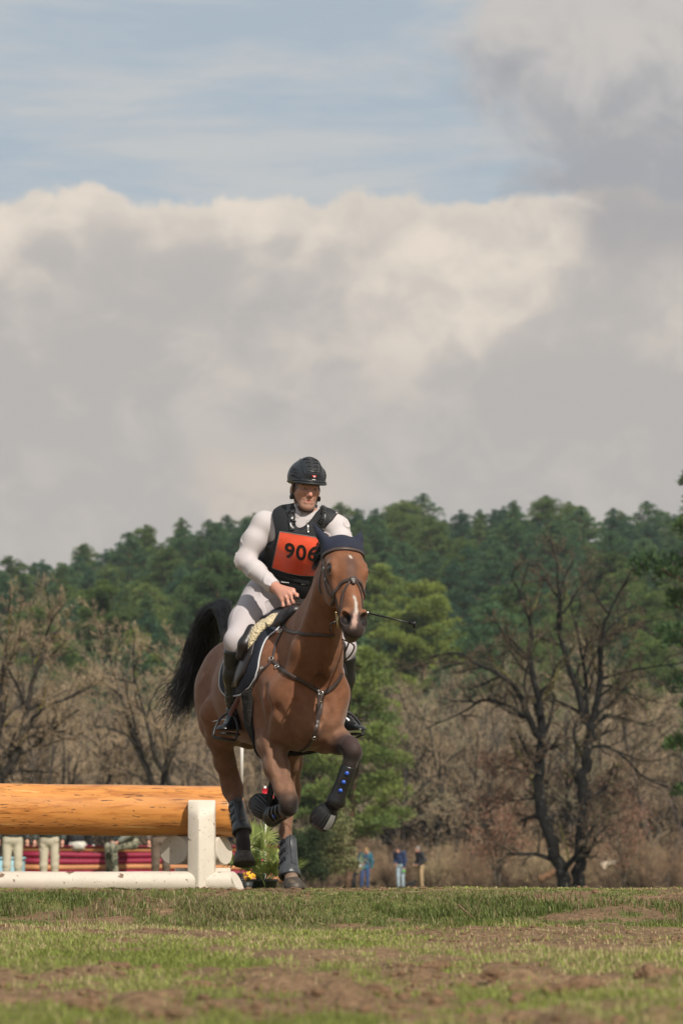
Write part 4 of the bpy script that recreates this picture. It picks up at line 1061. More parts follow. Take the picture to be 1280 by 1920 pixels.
# bib : laid on the vest between its four corners
cn = np.array([(525.5, 996), (606, 1009), (592, 1079), (510.5, 1064)])
def bibpix(a, b): return cn[0] * (1 - a) * (1 - b) + cn[1] * a * (1 - b) + cn[2] * a * b + cn[3] * (1 - a) * b
n = 22; g = np.array([[bibpix(a, b) + V(0, 4.5 * math.sin(math.pi * a) * b) for a in np.linspace(0, 1, n)] for b in np.linspace(0, 1, n)]).reshape(-1, 2)
X = vs_.hit(g, 19.2, 20.8); X = X.reshape(n, n, 3)
for _ in range(3): X[1:-1, 1:-1] = (X[:-2, 1:-1] + X[2:, 1:-1] + X[1:-1, :-2] + X[1:-1, 2:]) / 4
X = X.reshape(-1, 3); N_ = vs_.grad(X); N_ = unit(N_.mean(0)) * .6 + N_ * .4
O = X + N_ * (.010 + .0025 * fbm(np.c_[g / 14, g[:, :1] * 0], 2, 3))[:, None]
q = np.array([[i * n + j, i * n + j + 1, (i + 1) * n + j + 1, (i + 1) * n + j] for i in range(n - 1) for j in range(n - 1)])
bib = add_mesh('number_bib', np.concatenate([O, O - N_ * .004]), np.concatenate([q[:, ::-1], q + n * n]), MT['orange'], vest)
bi = [j for j in range(n)] + [i * n + n - 1 for i in range(1, n)] + [(n - 1) * n + j for j in range(n - 2, -1, -1)] + [i * n for i in range(n - 2, 0, -1)]
MB().tube(np.concatenate([O[bi], O[bi[:1]]]) , .0022, 5, False).build('bib_edge', MT['greypatch'], vest)
fc = bpy.data.curves.new('number', 'FONT'); fc.body = '906'; fc.align_x = 'CENTER'; fc.align_y = 'CENTER'; fc.offset = .022; fc.resolution_u = 6; fc.space_character = 1.08
fo = bpy.data.objects.new('number', fc); C.objects.link(fo); dg = bpy.context.evaluated_depsgraph_get(); tm = bpy.data.meshes.new_from_object(fo.evaluated_get(dg))
tv = np.array([v.co[:] for v in tm.vertices]); tt = [list(p.vertices) for p in tm.polygons]
bpy.data.objects.remove(fo)
w_ = tv[:, 0].max() - tv[:, 0].min(); h_ = tv[:, 1].max() - tv[:, 1].min(); tx = tv[:, 0] / w_; ty = tv[:, 1] / h_
pa_ = np.stack([565 + tx * 61 + ty * 1.5, 1035.5 - ty * 29 + tx * 9], 1)
# place each letter vertex on the bib sheet (bilinear look-up in the sheet)
M2 = np.linalg.lstsq(np.c_[g, g[:, 0] * g[:, 1], np.ones(len(g))], np.array([[a, b] for b in np.linspace(0, 1, n) for a in np.linspace(0, 1, n)]), rcond=None)[0]
ab = np.c_[pa_, pa_[:, 0] * pa_[:, 1], np.ones(len(pa_))] @ M2 * (n - 1); ab = np.clip(ab, 0, n - 1.001)
i0 = ab[:, 1].astype(int); j0 = ab[:, 0].astype(int); fy = (ab[:, 1] - i0)[:, None]; fx = (ab[:, 0] - j0)[:, None]; G = O.reshape(n, n, 3)
tp = G[i0, j0] * (1 - fx) * (1 - fy) + G[i0, j0 + 1] * fx * (1 - fy) + G[i0 + 1, j0] * (1 - fx) * fy + G[i0 + 1, j0 + 1] * fx * fy + unit(N_.mean(0)) * .0025
tri = np.array([t for p in tt for t in [[p[0], p[k], p[k + 1]] for k in range(1, len(p) - 1)]])
add_mesh('number', tp, tri, MT['black'], bib, smooth=False)

# helmet
hm = Shape(); hm.ell(Q(0, -.004, .066), (.112, .136, .112), QX, k=.01)
hm.plane(Q(0, 0, .032), unit(-qu + qf * .12), .006)
hm.ell(Q(0, .090, .038), (.100, .066, .010), QX, k=.022)
hm.rc(Q(0, .105, .10), Q(0, .03, .152), .028, .032, k=.03, flat=(qs, 1.3)); hm.rc(Q(0, .03, .152), Q(0, -.06, .145), .032, .03, k=.03, flat=(qs, 1.3))
a, b = hm.mesh(.004); helm = add_mesh('helmet', a, b, MT['helmet'], rid)
rimh = MB(); th = np.linspace(0, 2 * math.pi, 49); pr_ = hm.proj(np.array([Q(.104 * math.sin(t), -.006 + .125 * math.cos(t), .042 + .014 * math.cos(t)) for t in th]), .001); rimh.tube(pr_, .004, 6, False); rimh.build('rim', MT['vestp'], helm)
vt, vr = ('vent', MT['helmdark']), ('vent_rib', MT['helmet'])
def hslot(mb, pts, w, th, off=.0):
    p = hm.proj(bez([Q(*x) for x in pts], 6), off); MB().strap(p, hm.grad(p), w, th).build(mb[0], mb[1], helm)
for i, (u, w2) in enumerate(((.168, .036), (.150, .030), (.130, .024), (.110, .018))):
    f = .012 + (.185 - u) * 1.3
    hslot(vt, [(-w2, f, u), (0, f + .02, u + .003), (w2, f, u)], .008, .0015, .0005); hslot(vr, [(-w2, f + .004, u - .007), (0, f + .02, u - .005), (w2, f + .004, u - .007)], .005, .004, .0)
for s in (-1, 1):
    hslot(vr, [(s * .030, .10, .085), (s * .046, .075, .12), (s * .050, .03, .16), (s * .045, -.03, .178)], .006, .004)
    hslot(vr, [(s * .060, .10, .060), (s * .085, .05, .085), (s * .085, .01, .12)], .006, .004)
    for k, (u, f0) in enumerate(((.070, .055), (.088, .050), (.105, .040))): hslot(vt, [(s * .078, f0 + .025, u), (s * .09, f0 - .01, u + .004), (s * .095, f0 - .03, u + .004)], .007, .0015, .0005)

def hbadge(name, pts2, mat_, off, cs=.004, cu=.079):
    v = hm.proj(np.array([Q(cs + x, .14, cu + y) for x, y in pts2]), off); c = v.mean(0); n_ = len(v)
    m = MB().add(np.concatenate([v, [c]]), None, [[i, (i + 1) % n_, n_] for i in range(n_)]); o = m.build(name, mat_, helm); so = o.modifiers.new('t', 'SOLIDIFY'); so.thickness = .001; return o
sh_ = [(-.013, .008)] + [(-.013 + .026 * i / 4, .008) for i in range(1, 5)] + [(.013 * math.cos(t), .002 - .011 * math.sin(t)) for t in np.linspace(0, math.pi, 9)]
hbadge('badge', sh_, MT['red'], .003); cr = [(-.0025, .006), (.0025, .006), (.0025, .0015), (.007, .0015), (.007, -.002), (.0025, -.002), (.0025, -.007), (-.0025, -.007), (-.0025, -.002), (-.007, -.002), (-.007, .0015), (-.0025, .0015)]
hbadge('badge_cross', cr, MT['white'], .0048)
hbadge('badge_bar', [(-.010, .003), (.010, .003), (.010, -.002), (.004, -.001), (-.004, -.001), (-.010, -.002)], MT['white'], .003, cu=.061)
# chin strap with ear buckle
cs_ = MB()
for s in (-1, 1):
    p = bez([Q(s * .088, .015, .03), Q(s * .084, .012, -.03), Q(s * .066, .030, -.075), Q(s * .030, .058, -.118), Q(0, .070, -.127)], 6); p = bd.proj(p, .003); cs_.tube(p, .0042, 6)
    p = bez([Q(s * .088, -.05, .03), Q(s * .084, -.03, -.02), Q(s * .078, .000, -.045)], 5); cs_.tube(bd.proj(p, .003), .004, 6)
    c = bd.proj(np.array([Q(s * .078, .008, -.050)]), .010)[0]; cs_.lathe(c, unit(qs * s + qf * .3), [(-.012, .006), (-.008, .015), (.006, .016), (.010, .010), (.011, 0)], 14)
cs_.build('chin_strap', MT['vestp'], helm)

# riding crop in the left hand
cr_ = empty('riding_crop', P(660, 1147, 19.54), 'thin black riding crop held in the left hand beside the muzzle', 'riding crop')
c0, c1 = P(655, 1141, 19.58), P(768, 1168, 19.44)
MB().tube([c0, c0 + (c1 - c0) * .28], .0085, 8).build('handle', MT['leather'], cr_)
MB().tube([c0 + (c1 - c0) * .28, c1], [.0055, .004], 8).build('shaft', MT['dleather'], cr_)
k = unit(c1 - c0); MB().tube([c0 + (c1 - c0) * .275, c0 + (c1 - c0) * .32], .0085, 8).build('ferrule', MT['metal'], cr_)
fl = MB(); fl.box(c1 + k * .014, (.020, .004, .008), np.stack([k, np.cross(k, V(0, 0, 1)), V(0, 0, 1)], 1)); fl.box(c1 + k * .028 - V(0, 0, .004), (.006, .004, .020), np.stack([k, np.cross(k, V(0, 0, 1)), V(0, 0, 1)], 1)); fl.build('flapper', MT['dleather'], cr_)
# ------------------------------------------------------------------ ground
def gz(x, y):
    """height of the land"""
    x = np.asarray(x, float); y = np.asarray(y, float)
    z = np.where(y < 19.6, 0, 0.0)
    z = -.168 * (1 - sstep(y, 16.9, 18.9))                       # bank up to the level the horse lands on
    z = z - .080 * sstep(16.5 - y, 0, 9.5)
    z = z - .12 * sstep(y, 24, 60) - .02 * sstep(y, 90, 140)
    hill = 34.5 * sstep(y, 175, 470) * (1 + .03 * np.sin(x * .06 + 1)) - 6.0 * sstep(-x, 0, 55) * sstep(y, 190, 420)
    z = z + hill
    q = np.stack([x, y, 0 * x], -1).reshape(-1, 3)
    n = (fbm(q * 1.3, 3, 1) * .028 + fbm(q * 6, 3, 2) * .016).reshape(x.shape)
    clod = (np.clip(fbm(q * 4.2 + 5, 3, 8), .18, 1) - .18).reshape(x.shape) * .085 * (1 - sstep(y, 10.0, 12)) * (y > 3)
    amp = np.where(y < 22, 1.0, np.clip(1 - (y - 22) / 20, .35, 1))
    edge = .022 * np.clip(fbm(q * 2.2 + 3, 3, 12), 0, 1).reshape(x.shape) * np.exp(-((y - 18.7) / .6) ** 2)
    return z + n * amp + clod + edge
def bare(x, y):
    """0 grass .. 1 bare earth"""
    q = np.stack([x, y * .55, 0 * x], -1).reshape(-1, 3)
    n = fbm(q * 1.7 + 2, 4, 21).reshape(np.shape(x)); m = fbm(q * 5.5, 3, 22).reshape(np.shape(x))
    b = n * .7 + m * .62 + .06
    b = b + .45 * np.exp(-((y - 14.9) / 1.0) ** 2) * sstep(x, -.1, .9) + .10 * np.exp(-((y - 14.0) / .8) ** 2)
    b = b + .27 * (1 - sstep(np.abs(y - 9.4), .4, 2.4)) + .12 * (1 - sstep(y, 7.6, 8.6))
    b = b + .34 * np.exp(-((y - 19.5) / .6) ** 2) * (x < .5)
    b = b - .12 * sstep(y, 16.2, 16.9) * (1 - sstep(y, 18.8, 19.2)) - .10 * np.exp(-((y - 11.5) / 1.6) ** 2)
    return sstep(b, -.02, .22)
def gl(px, Y, dz=0): x = (px - 640) / FPX * Y; return (x, Y, float(gz(x, Y)) - .05 + dz)
def ground_sheet():
    ys = np.concatenate([np.arange(-8, 3, .5), np.arange(3, 24, .045), np.arange(24, 60, .6), np.arange(60, 200, 4), np.arange(200, 520, 12), np.geomspace(520, 3000, 14)])
    xs0 = np.concatenate([-np.geomspace(3000, 30, 22), -np.geomspace(27, 2.1, 26), np.arange(-2, 2.01, .04), np.geomspace(2.1, 27, 26), np.geomspace(30, 3000, 22)])
    X, Y = np.meshgrid(xs0, ys); sc_ = np.clip(Y / 17, .8, 1.6); Xs = np.where(np.abs(X) <= 2.0, X * sc_, X + np.sign(X) * 2 * (sc_ - 1))
    Z = gz(Xs, Y); far = (np.abs(Xs) > 200); Z = np.where(Y > 480, np.minimum(Z, 30), Z)
    B = bare(Xs, Y); B = np.where(Y > 24, np.clip(B * .5, 0, 1), B)
    n, m = X.shape; v = np.stack([Xs, Y, Z], -1).reshape(-1, 3); a = (np.arange(n - 1)[:, None] * m + np.arange(m - 1)[None]).ravel()
    q = np.stack([a, a + 1, a + m + 1, a + m], 1)
    nn = fbm(v * 3, 3, 40)[:, None]
    soil = V(.20, .128, .075) * (1 + .45 * nn); turf = V(.15, .15, .05) * (1 + .3 * nn)
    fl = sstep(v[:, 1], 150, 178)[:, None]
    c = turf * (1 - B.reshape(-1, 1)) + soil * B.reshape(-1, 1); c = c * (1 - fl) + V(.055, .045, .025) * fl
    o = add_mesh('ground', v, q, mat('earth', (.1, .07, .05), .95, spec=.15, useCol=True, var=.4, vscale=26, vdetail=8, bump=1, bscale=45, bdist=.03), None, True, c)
    tag(o, 'grass field with patches of bare churned earth and a low bank, rising to a wooded hill', None, None, 'structure'); return o
ground = ground_sheet()

def blades(name, n, xr, yr, hfun, cfun, label, seed=1, w=.0017, keep=None, spread=.07):
    r = np.random.default_rng(seed); y = r.uniform(*yr, n); hw = y * .116 + .8; x = r.uniform(-1, 1, n) * hw
    B = bare(x, y); k = r.uniform(0, 1, n) > (B * .93 if keep is None else keep(x, y, B)); x, y, B = x[k], y[k], B[k]; n = len(x)
    z = gz(x, y) - .004; h = hfun(x, y, r) ; a = r.uniform(0, 2 * math.pi, n); ln = r.uniform(.15, .8, n) * h
    dx, dy = np.cos(a), np.sin(a); px_, py_ = -dy, dx; ww = w * r.uniform(.6, 1.5, n) * np.clip(y / 13, .7, 1.4)
    b = np.stack([x, y, z], 1); P1 = np.stack([px_, py_, 0 * px_], 1); D = np.stack([dx, dy, 0 * dx], 1); Zv = np.array([[0, 0, 1.]])
    m = b + D * (ln * .35)[:, None] + Zv * (h * .62)[:, None]; t = b + D * ln[:, None] + Zv * (h * .95)[:, None]
    v = np.stack([b - P1 * ww[:, None], b + P1 * ww[:, None], m + P1 * ww[:, None] * .8, m - P1 * ww[:, None] * .8, t], 1).reshape(-1, 3)
    i = np.arange(n)[:, None] * 5
    c = cfun(x, y, r); c = np.repeat(c, 5, 0)
    o = add_mesh(name, v, [i + np.array([[0, 1, 2, 3]]), i + np.array([[3, 2, 4]])], MT['grass'], None, False, c)
    return tag(o, label, 'grass', None, 'stuff')
MT['grass'] = mat('grass_blades', (.1, .12, .03), .55, spec=.25, useCol=True, trans=.30)
def gcol(x, y, r):
    q = np.stack([x, y * .6, 0 * x], 1); n = fbm(q * 1.5 + 7, 3, 31)[:, None]; u = r.uniform(0, 1, (len(x), 1)); dry = (u + n * .8 + .2 * bare(x, y)[:, None] > .70)
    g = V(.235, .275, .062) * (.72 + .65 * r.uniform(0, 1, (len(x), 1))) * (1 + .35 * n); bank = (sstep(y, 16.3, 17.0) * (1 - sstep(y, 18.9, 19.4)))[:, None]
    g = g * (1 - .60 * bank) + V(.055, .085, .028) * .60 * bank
    d = V(.46, .37, .20) * (.6 + .6 * r.uniform(0, 1, (len(x), 1)))
    return np.where(dry, d * (1 - .35 * bank), g)
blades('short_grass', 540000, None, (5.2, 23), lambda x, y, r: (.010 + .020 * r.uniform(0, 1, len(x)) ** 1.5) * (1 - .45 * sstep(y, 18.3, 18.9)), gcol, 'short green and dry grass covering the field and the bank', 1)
blades('near_grass', 90000, None, (3.4, 6.4), lambda x, y, r: .02 + .03 * r.uniform(0, 1, len(x)), gcol, 'blurred short grass at the very front of the field', 2)
def tuft_keep(x, y, B):
    q = np.stack([x, y, 0 * x], 1); n = fbm(q * 2.6 + 4, 3, 55); return 1 - sstep(n, .02, .22) * (1 - .8 * B) * (1 - sstep(y, 17.9, 18.6))
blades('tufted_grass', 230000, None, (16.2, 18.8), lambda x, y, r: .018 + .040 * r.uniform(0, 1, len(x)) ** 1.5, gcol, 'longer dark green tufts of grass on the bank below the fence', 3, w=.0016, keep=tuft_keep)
blades('meadow_grass', 90000, None, (21, 60), lambda x, y, r: .012 + .012 * r.uniform(0, 1, len(x)), gcol, 'grass of the meadow beyond the fence', 4, w=.004)

# clods of turned earth
cl = MB(); r_ = np.random.default_rng(12)
ico = None
def clod(mb, c, s, seed, sub_=1):
    t = (1 + 5 ** .5) / 2; vv = np.array([(-1, t, 0), (1, t, 0), (-1, -t, 0), (1, -t, 0), (0, -1, t), (0, 1, t), (0, -1, -t), (0, 1, -t), (t, 0, -1), (t, 0, 1), (-t, 0, -1), (-t, 0, 1)], float)
    ff = [(0, 11, 5), (0, 5, 1), (0, 1, 7), (0, 7, 10), (0, 10, 11), (1, 5, 9), (5, 11, 4), (11, 10, 2), (10, 7, 6), (7, 1, 8), (3, 9, 4), (3, 4, 2), (3, 2, 6), (3, 6, 8), (3, 8, 9), (4, 9, 5), (2, 4, 11), (6, 2, 10), (8, 6, 7), (9, 8, 1)]
    v = [unit(x) for x in vv]; f = ff
    for _ in range(sub_):
        ch = {}; nf = []
        def mid(a, b):
            k = (min(a, b), max(a, b))
            if k not in ch: ch[k] = len(v); v.append(unit(v[a] + v[b]))
            return ch[k]
        for a, b, c_ in f: ab, bc, ca = mid(a, b), mid(b, c_), mid(c_, a); nf += [(a, ab, ca), (b, bc, ab), (c_, ca, bc), (ab, bc, ca)]
        f = nf
    v = np.array(v); v = v * (1 + .55 * fbm(v * 1.6 + seed * 3.1, 3, seed)[:, None]) * np.asarray(s)
    mb.add(v + np.asarray(c), None, np.array(f))
for i in range(2200):
    y = r_.choice([r_.uniform(6.4, 11.2), r_.uniform(13.8, 16.4), r_.uniform(18.2, 20.0), r_.uniform(5, 20)], p=[.42, .18, .28, .12]); x = r_.uniform(-1, 1) * (y * .11 + .4)
    if bare(np.array([x]), np.array([y]))[0] < .35 and r_.uniform() < .8: continue
    s = r_.uniform(.005, .016) * (1.3 if y < 9 else 1); clod(cl, (x, y, gz(x, y) + s * .15), (s, s * r_.uniform(.8, 1.4), s * r_.uniform(.5, .8)), i, 1)
for (px_, py_, Y, s) in ((1090, 1842, 8.9, .065), (975, 1855, 8.6, .045), (700, 1850, 8.7, .05), (870, 1835, 9.2, .04), (1225, 1812, 10.4, .065), (500, 1815, 10.2, .055), (220, 1800, 10.8, .05), (380, 1830, 9.4, .055), (160, 1890, 7.8, .05), (820, 1808, 10.6, .05), (1040, 1860, 8.4, .04), (610, 1812, 10.3, .04), (930, 1830, 9.3, .045)):
    p = P(px_, py_, Y); clod(cl, (p[0], Y, gz(p[0], Y) + s * .2), (s * .85, s * .6, s * .42), int(px_), 3)
for i in range(60):
    x = r_.normal(0, .18) + P(430, 1670, 19.6)[0] + r_.choice([0, .62, -.1, .9]); y = r_.uniform(19.1, 20.6); s = r_.uniform(.008, .021); clod(cl, (x, y, gz(x, y) + s * .2), (s * 1.3, s, s * .6), i + 900, 2)
o = cl.build('soil_clods', mat('turned_soil', (.17, .105, .062), .95, spec=.15, var=.45, vscale=40, bump=1, bscale=90, bdist=.01)); tag(o, 'brown clods of soil kicked out of the turf', 'soil', None, 'stuff')
# straw and twigs
tw = MB()
for i in range(420):
    y = r_.uniform(13, 20.5); x = r_.uniform(-1, 1) * y * .11; a = r_.uniform(0, 6.3); l = r_.uniform(.03, .09); z = gz(x, y) + .006
    e = V(x + math.cos(a) * l, y + math.sin(a) * l, gz(x + math.cos(a) * l, y + math.sin(a) * l) + r_.uniform(.005, .03)); tw.prisms([V(x, y, z)], [e], .0016, .0010, 3)
o = tw.build('straw', mat('dry_straw', (.33, .25, .14), .8, var=.4, vscale=9)); tag(o, 'scattered dry straw and stalks lying in the grass', 'straw', None, 'stuff')
def twig(pix, Y, r0, label):
    p = [P(a, b, Y) for a, b in pix]; m = MB(); p = bez(p, 5); k = np.linspace(r0, r0 * .4, len(p)); m.tube(p, k, 6); tag(m.build('twig', mat('twig_bark', (.16, .10, .06), .85, var=.3, vscale=40)), label, 'twig')
twig([(1118, 1716), (1134, 1709), (1157, 1729)], 17.2, .0045, 'reddish bent twig stuck in the grass of the bank at the right') if False else None
twig([(858, 1696), (876, 1712), (898, 1729)], 17.3, .0050, 'reddish brown stick leaning in the tufted grass of the bank')
twig([(1044, 1668), (1040, 1672), (1062, 1685)], 18.9, .0035, 'pale thin stick on top of the bank') if False else None
# ------------------------------------------------------------------ trees
def rand_mat(name, color, rough, amp=.25, hue=0, useCol=True, var=.3, vscale=3, trans=0, spec=.2):
    m = mat(name, color, rough, spec=spec, useCol=useCol, var=var, vscale=vscale, trans=trans); nt = m.node_tree
    b = nt.nodes['Principled BSDF']; src = b.inputs['Base Color'].links[0].from_socket
    oi = nt.nodes.new('ShaderNodeObjectInfo'); mr = nt.nodes.new('ShaderNodeMapRange'); nt.links.new(oi.outputs['Random'], mr.inputs[0]); mr.inputs[3].default_value = 1 - amp; mr.inputs[4].default_value = 1 + amp
    hs_ = nt.nodes.new('ShaderNodeHueSaturation'); nt.links.new(src, hs_.inputs['Color']); nt.links.new(mr.outputs[0], hs_.inputs['Value'])
    m2 = nt.nodes.new('ShaderNodeMath'); m2.operation = 'MULTIPLY_ADD'; nt.links.new(oi.outputs['Random'], m2.inputs[0]); m2.inputs[1].default_value = -hue; m2.inputs[2].default_value = .5 + hue / 2; nt.links.new(m2.outputs[0], hs_.inputs['Hue'])
    for l in list(nt.links):
        if l.from_socket == src and l.to_node != hs_: nt.links.new(hs_.outputs[0], l.to_socket)
    return m
MT['bark'] = mat('grey_bark', (.1, .1, .1), .9, spec=.15, useCol=True, var=.5, vscale=5, bump=1, bscale=12, bdist=.06, spots=[((.12, .115, .095), 7, .62, .05)])
MT['twigs'] = rand_mat('twig_bark_light', (.1, .1, .1), .9, .22, .0)
MT['needles'] = rand_mat('pine_needles', (.1, .1, .1), .6, .28, .035, var=.35, vscale=.9, trans=.25)
MT['leaf'] = mat('leaves', (.1, .1, .1), .6, spec=.25, useCol=True, var=.3, vscale=3, trans=.3)

def grow(r, starts, dirs, lens, rads, K, wander, up, droop=0):
    """polylines (n,K+1,3)"""
    n = len(starts); pts = np.zeros((n, K + 1, 3)); pts[:, 0] = starts; d = dirs.copy()
    for k in range(K):
        d = d + r.normal(0, wander, (n, 3)) + V(0, 0, up) - V(0, 0, droop) * (k / K); d /= np.linalg.norm(d, axis=1)[:, None]
        pts[:, k + 1] = pts[:, k] + d * (lens / K)[:, None]
    rr = rads[:, None] * (1 - .62 * np.arange(K + 1) / K)[None]
    return pts, rr
def sprout(r, pts, rr, m, tmin, ang, lf, rf_, lens):
    n, K1, _ = pts.shape; K = K1 - 1
    t = tmin + (1 - tmin) * ((np.arange(m)[None] + r.uniform(.1, .9, (n, m))) / m); s = np.clip(t * K, 0, K - .001); i = s.astype(int); f = (s - i)[..., None]; ii = np.arange(n)[:, None]
    st = pts[ii, i] * (1 - f) + pts[ii, i + 1] * f; d = pts[ii, i + 1] - pts[ii, i]; d /= np.linalg.norm(d, axis=-1)[..., None]
    rv = r.normal(0, 1, d.shape); rv -= d * (rv * d).sum(-1)[..., None]; rv /= np.linalg.norm(rv, axis=-1)[..., None]
    a = r.normal(ang, .16, (n, m))[..., None]; nd = d * np.cos(a) + rv * np.sin(a)
    L = lens[:, None] * lf * r.uniform(.6, 1.25, (n, m)) * (1.25 - .55 * t); R_ = np.minimum(rr[ii, i] * .8, (rr[:, :1] * rf_) * r.uniform(.7, 1.1, (n, m)))
    return st.reshape(-1, 3), nd.reshape(-1, 3), L.ravel(), R_.ravel()
def segs(mb, pts, rr, sides, col):
    n, K1, _ = pts.shape; c = col if np.ndim(col) == 1 else np.repeat(col, K1 - 1, 0)
    mb.prisms(pts[:, :-1].reshape(-1, 3), pts[:, 1:].reshape(-1, 3), rr[:, :-1].ravel(), rr[:, 1:].ravel(), sides, c)
def tint(r, base, n, a=.25): return np.asarray(base) * (1 + a * r.uniform(-1, 1, (n, 1)))
BARKD = V(.060, .052, .044); TWL = V(.44, .33, .215); TWG = V(.35, .30, .19)

def branches(r, limbs, trunk_mb, twig_mb, cfg, bark=BARKD, twc=TWL, moss=None, tmin_r=.0040):
    """limbs: list of (pts, r0, r1, length) ; children are grown level by level"""
    lv = []
    for pts, r0, r1 in limbs:
        p = bez(pts, 4) if len(pts) > 2 else np.asarray(pts); k = np.linspace(r0, r1, len(p)); L = np.linalg.norm(np.diff(p, axis=0), axis=1).sum()
        w = p.copy(); w[1:-1] += r.normal(0, .25 * r1 + .01, w[1:-1].shape); trunk_mb.tube(w, k, 9 if r0 > .08 else 6, True, tint(r, bark, len(w) * (9 if r0 > .08 else 6) + 2))
        s = np.linspace(0, len(w) - 1, 9); i = np.minimum(s.astype(int), len(w) - 2); f = (s - i)[:, None]; lv.append((w[i] * (1 - f) + w[i + 1] * f, np.interp(s, np.arange(len(k)), k), L))
    P_ = np.array([a[0] for a in lv]); R_ = np.array([a[1] for a in lv]); L_ = np.array([a[2] for a in lv])
    for j, (m, tmin, ang, lf, K, wan, up, rf_) in enumerate(cfg):
        st, d, L, rd = sprout(r, P_, R_, m, tmin, ang, lf, rf_, L_); rd = np.maximum(rd, tmin_r)
        P_, R_ = grow(r, st, d, L, rd, K, wan, up); L_ = L
        last = j >= len(cfg) - 2
        f = j / max(1, len(cfg) - 1); col = tint(r, bark * (1 - f) + np.asarray(twc) * f, len(P_), .35)
        if moss is not None and j < 2: mk = r.uniform(0, 1, len(P_)) < .10; col[mk] = moss
        segs(twig_mb if last else trunk_mb, P_, R_, 3 if last else 5, col)
    return P_
def bare_mesh(seed, h, stems=1, spread=.35, dens=1.0, twc=TWL, bark=BARKD):
    r = np.random.default_rng(seed); t, w = MB(), MB(); limbs = []
    for s in range(stems):
        a = r.uniform(0, 6.3); d = V(math.cos(a), math.sin(a), 0) * spread * (r.uniform(.3, 1) if stems > 1 else .25)
        b = V(math.cos(a), math.sin(a), 0) * .15 * (stems > 1); hh = h * r.uniform(.75, .95)
        limbs.append(([b, b + d * hh * .2 + V(0, 0, hh * .25), b + d * hh * .55 + V(r.normal(0, .2), r.normal(0, .2), hh * .55), b + d * hh * .8 + V(r.normal(0, .3), r.normal(0, .3), hh)], h * .018, h * .004))
    cfg = [(int(9 * dens), .25, .75, .42, 6, .14, .05, .55), (6, .2, .7, .5, 5, .16, .04, .55), (6, .15, .7, .5, 4, .18, .03, .5), (5, .1, .7, .55, 3, .2, .03, .6)]
    branches(r, limbs, t, w, cfg, bark, twc); return t, w
def thing_tree(name, label, cat, group, loc, builds, rotz=0, scale=1.0):
    e = empty(name, (0, 0, 0), label, cat, group)
    for nm, mb, m in builds: mb.build(nm, m, e, smooth=nm == 'trunk')
    e.location = loc; e.rotation_euler = (0, 0, rotz); e.scale = (scale,) * 3; return e
def put(src, loc, rotz, scale, label=None, group=None):
    c = dup(src); c.location = loc; c.rotation_euler = (0, 0, rotz); c.scale = (scale,) * 3 if np.isscalar(scale) else scale
    if label: c['label'] = label
    if group: c['group'] = group
    return c

def pine_mesh(seed, h, rad, crown0=.35, n_limb=40, col=(.050, .085, .034), top=(.085, .12, .045), dens=1.0, nl=.16):
    r = np.random.default_rng(seed); t, f = MB(), MB(); lean = V(r.normal(0, .04), r.normal(0, .04), 1)
    tp = np.array([lean * h * k + V(r.normal(0, .05), r.normal(0, .05), 0) * (k > 0) for k in np.linspace(0, .97, 7)]); t.tube(bez(tp, 3), np.linspace(h * .017, h * .003, 19 - 1 + 0) if False else np.linspace(h * .017, h * .003, len(bez(tp, 3))), 8, True, V(.16, .095, .06))
    C0, S0 = [], []
    for i in range(n_limb):
        k = crown0 + (1 - crown0) * (i + r.uniform(0, 1)) / n_limb; z = k * h; q = (k - crown0) / (1 - crown0)
        R_ = rad * (min(1, 1.15 * (1 - q) ** .42 + .06) if q > .02 else .7) * r.uniform(.55, 1.15); R_ = max(R_, .25)
        a = i * 2.399 + r.normal(0, .4); d = V(math.cos(a), math.sin(a), .0); b = lean * z; e = b + d * R_ + V(0, 0, R_ * r.uniform(.05, .45)); m = (b + e) / 2 - V(0, 0, .06 * R_)
        p = bez([b, m, e], 3); t.prisms(p[:-1], p[1:], .012 * h * .35, .008 * h * .3, 4, V(.10, .06, .04))
        for s in range(max(2, int(R_ * 2.6 * dens))):
            u = r.uniform(.35, 1.05); c = b + (e - b) * u + r.normal(0, .16 * R_ ** .5, 3) * V(1, 1, .5); C0.append(c); S0.append(r.uniform(.34, .66) * (rad / 2.6) ** .5)
    for k in (.94, .97, 1.0, 1.03): C0.append(lean * h * k); S0.append(.30 - .5 * (k - .94))
    C0 = np.array(C0); S0 = np.array(S0); m = int(120 * dens); n = len(C0)
    dr = r.normal(0, 1, (n, m, 3)); dr /= np.linalg.norm(dr, axis=-1)[..., None]; dr[..., 2] = np.where(dr[..., 2] < -.35, -dr[..., 2], dr[..., 2])
    u = r.uniform(.35, 1, (n, m, 1)) ** .6; p = C0[:, None] + dr * u * S0[:, None, None] * V(1.1, 1.1, .80)
    nd = dr * V(1, 1, .8) + V(0, 0, .45) + r.normal(0, .35, dr.shape); nd /= np.linalg.norm(nd, axis=-1)[..., None]
    L = r.uniform(.6, 1.3, (n, m, 1)) * nl; sd = np.cross(nd, r.normal(0, 1, nd.shape)); sd /= np.linalg.norm(sd, axis=-1)[..., None]
    wv = .030 * (nl / .16) * r.uniform(.6, 1.4, (n, m, 1)); a_ = p - sd * wv; b_ = p + sd * wv; c_ = p + nd * L
    v = np.stack([a_, b_, c_ + sd * wv * .5, c_ - sd * wv * .5], 2).reshape(-1, 3); q = np.arange(n * m)[:, None] * 4 + np.arange(4)[None]
    tone = np.repeat(r.uniform(.0, 1, (n, 1)), m, 1)[..., None] * .6 + r.uniform(0, .4, (n, m, 1)); cc = (np.asarray(col) * (1 - tone) + np.asarray(top) * V(1.3, 1.22, .95) * tone) * 1.42
    f.add(v, q, None, np.repeat(cc.reshape(-1, 3), 4, 0)); return t, f
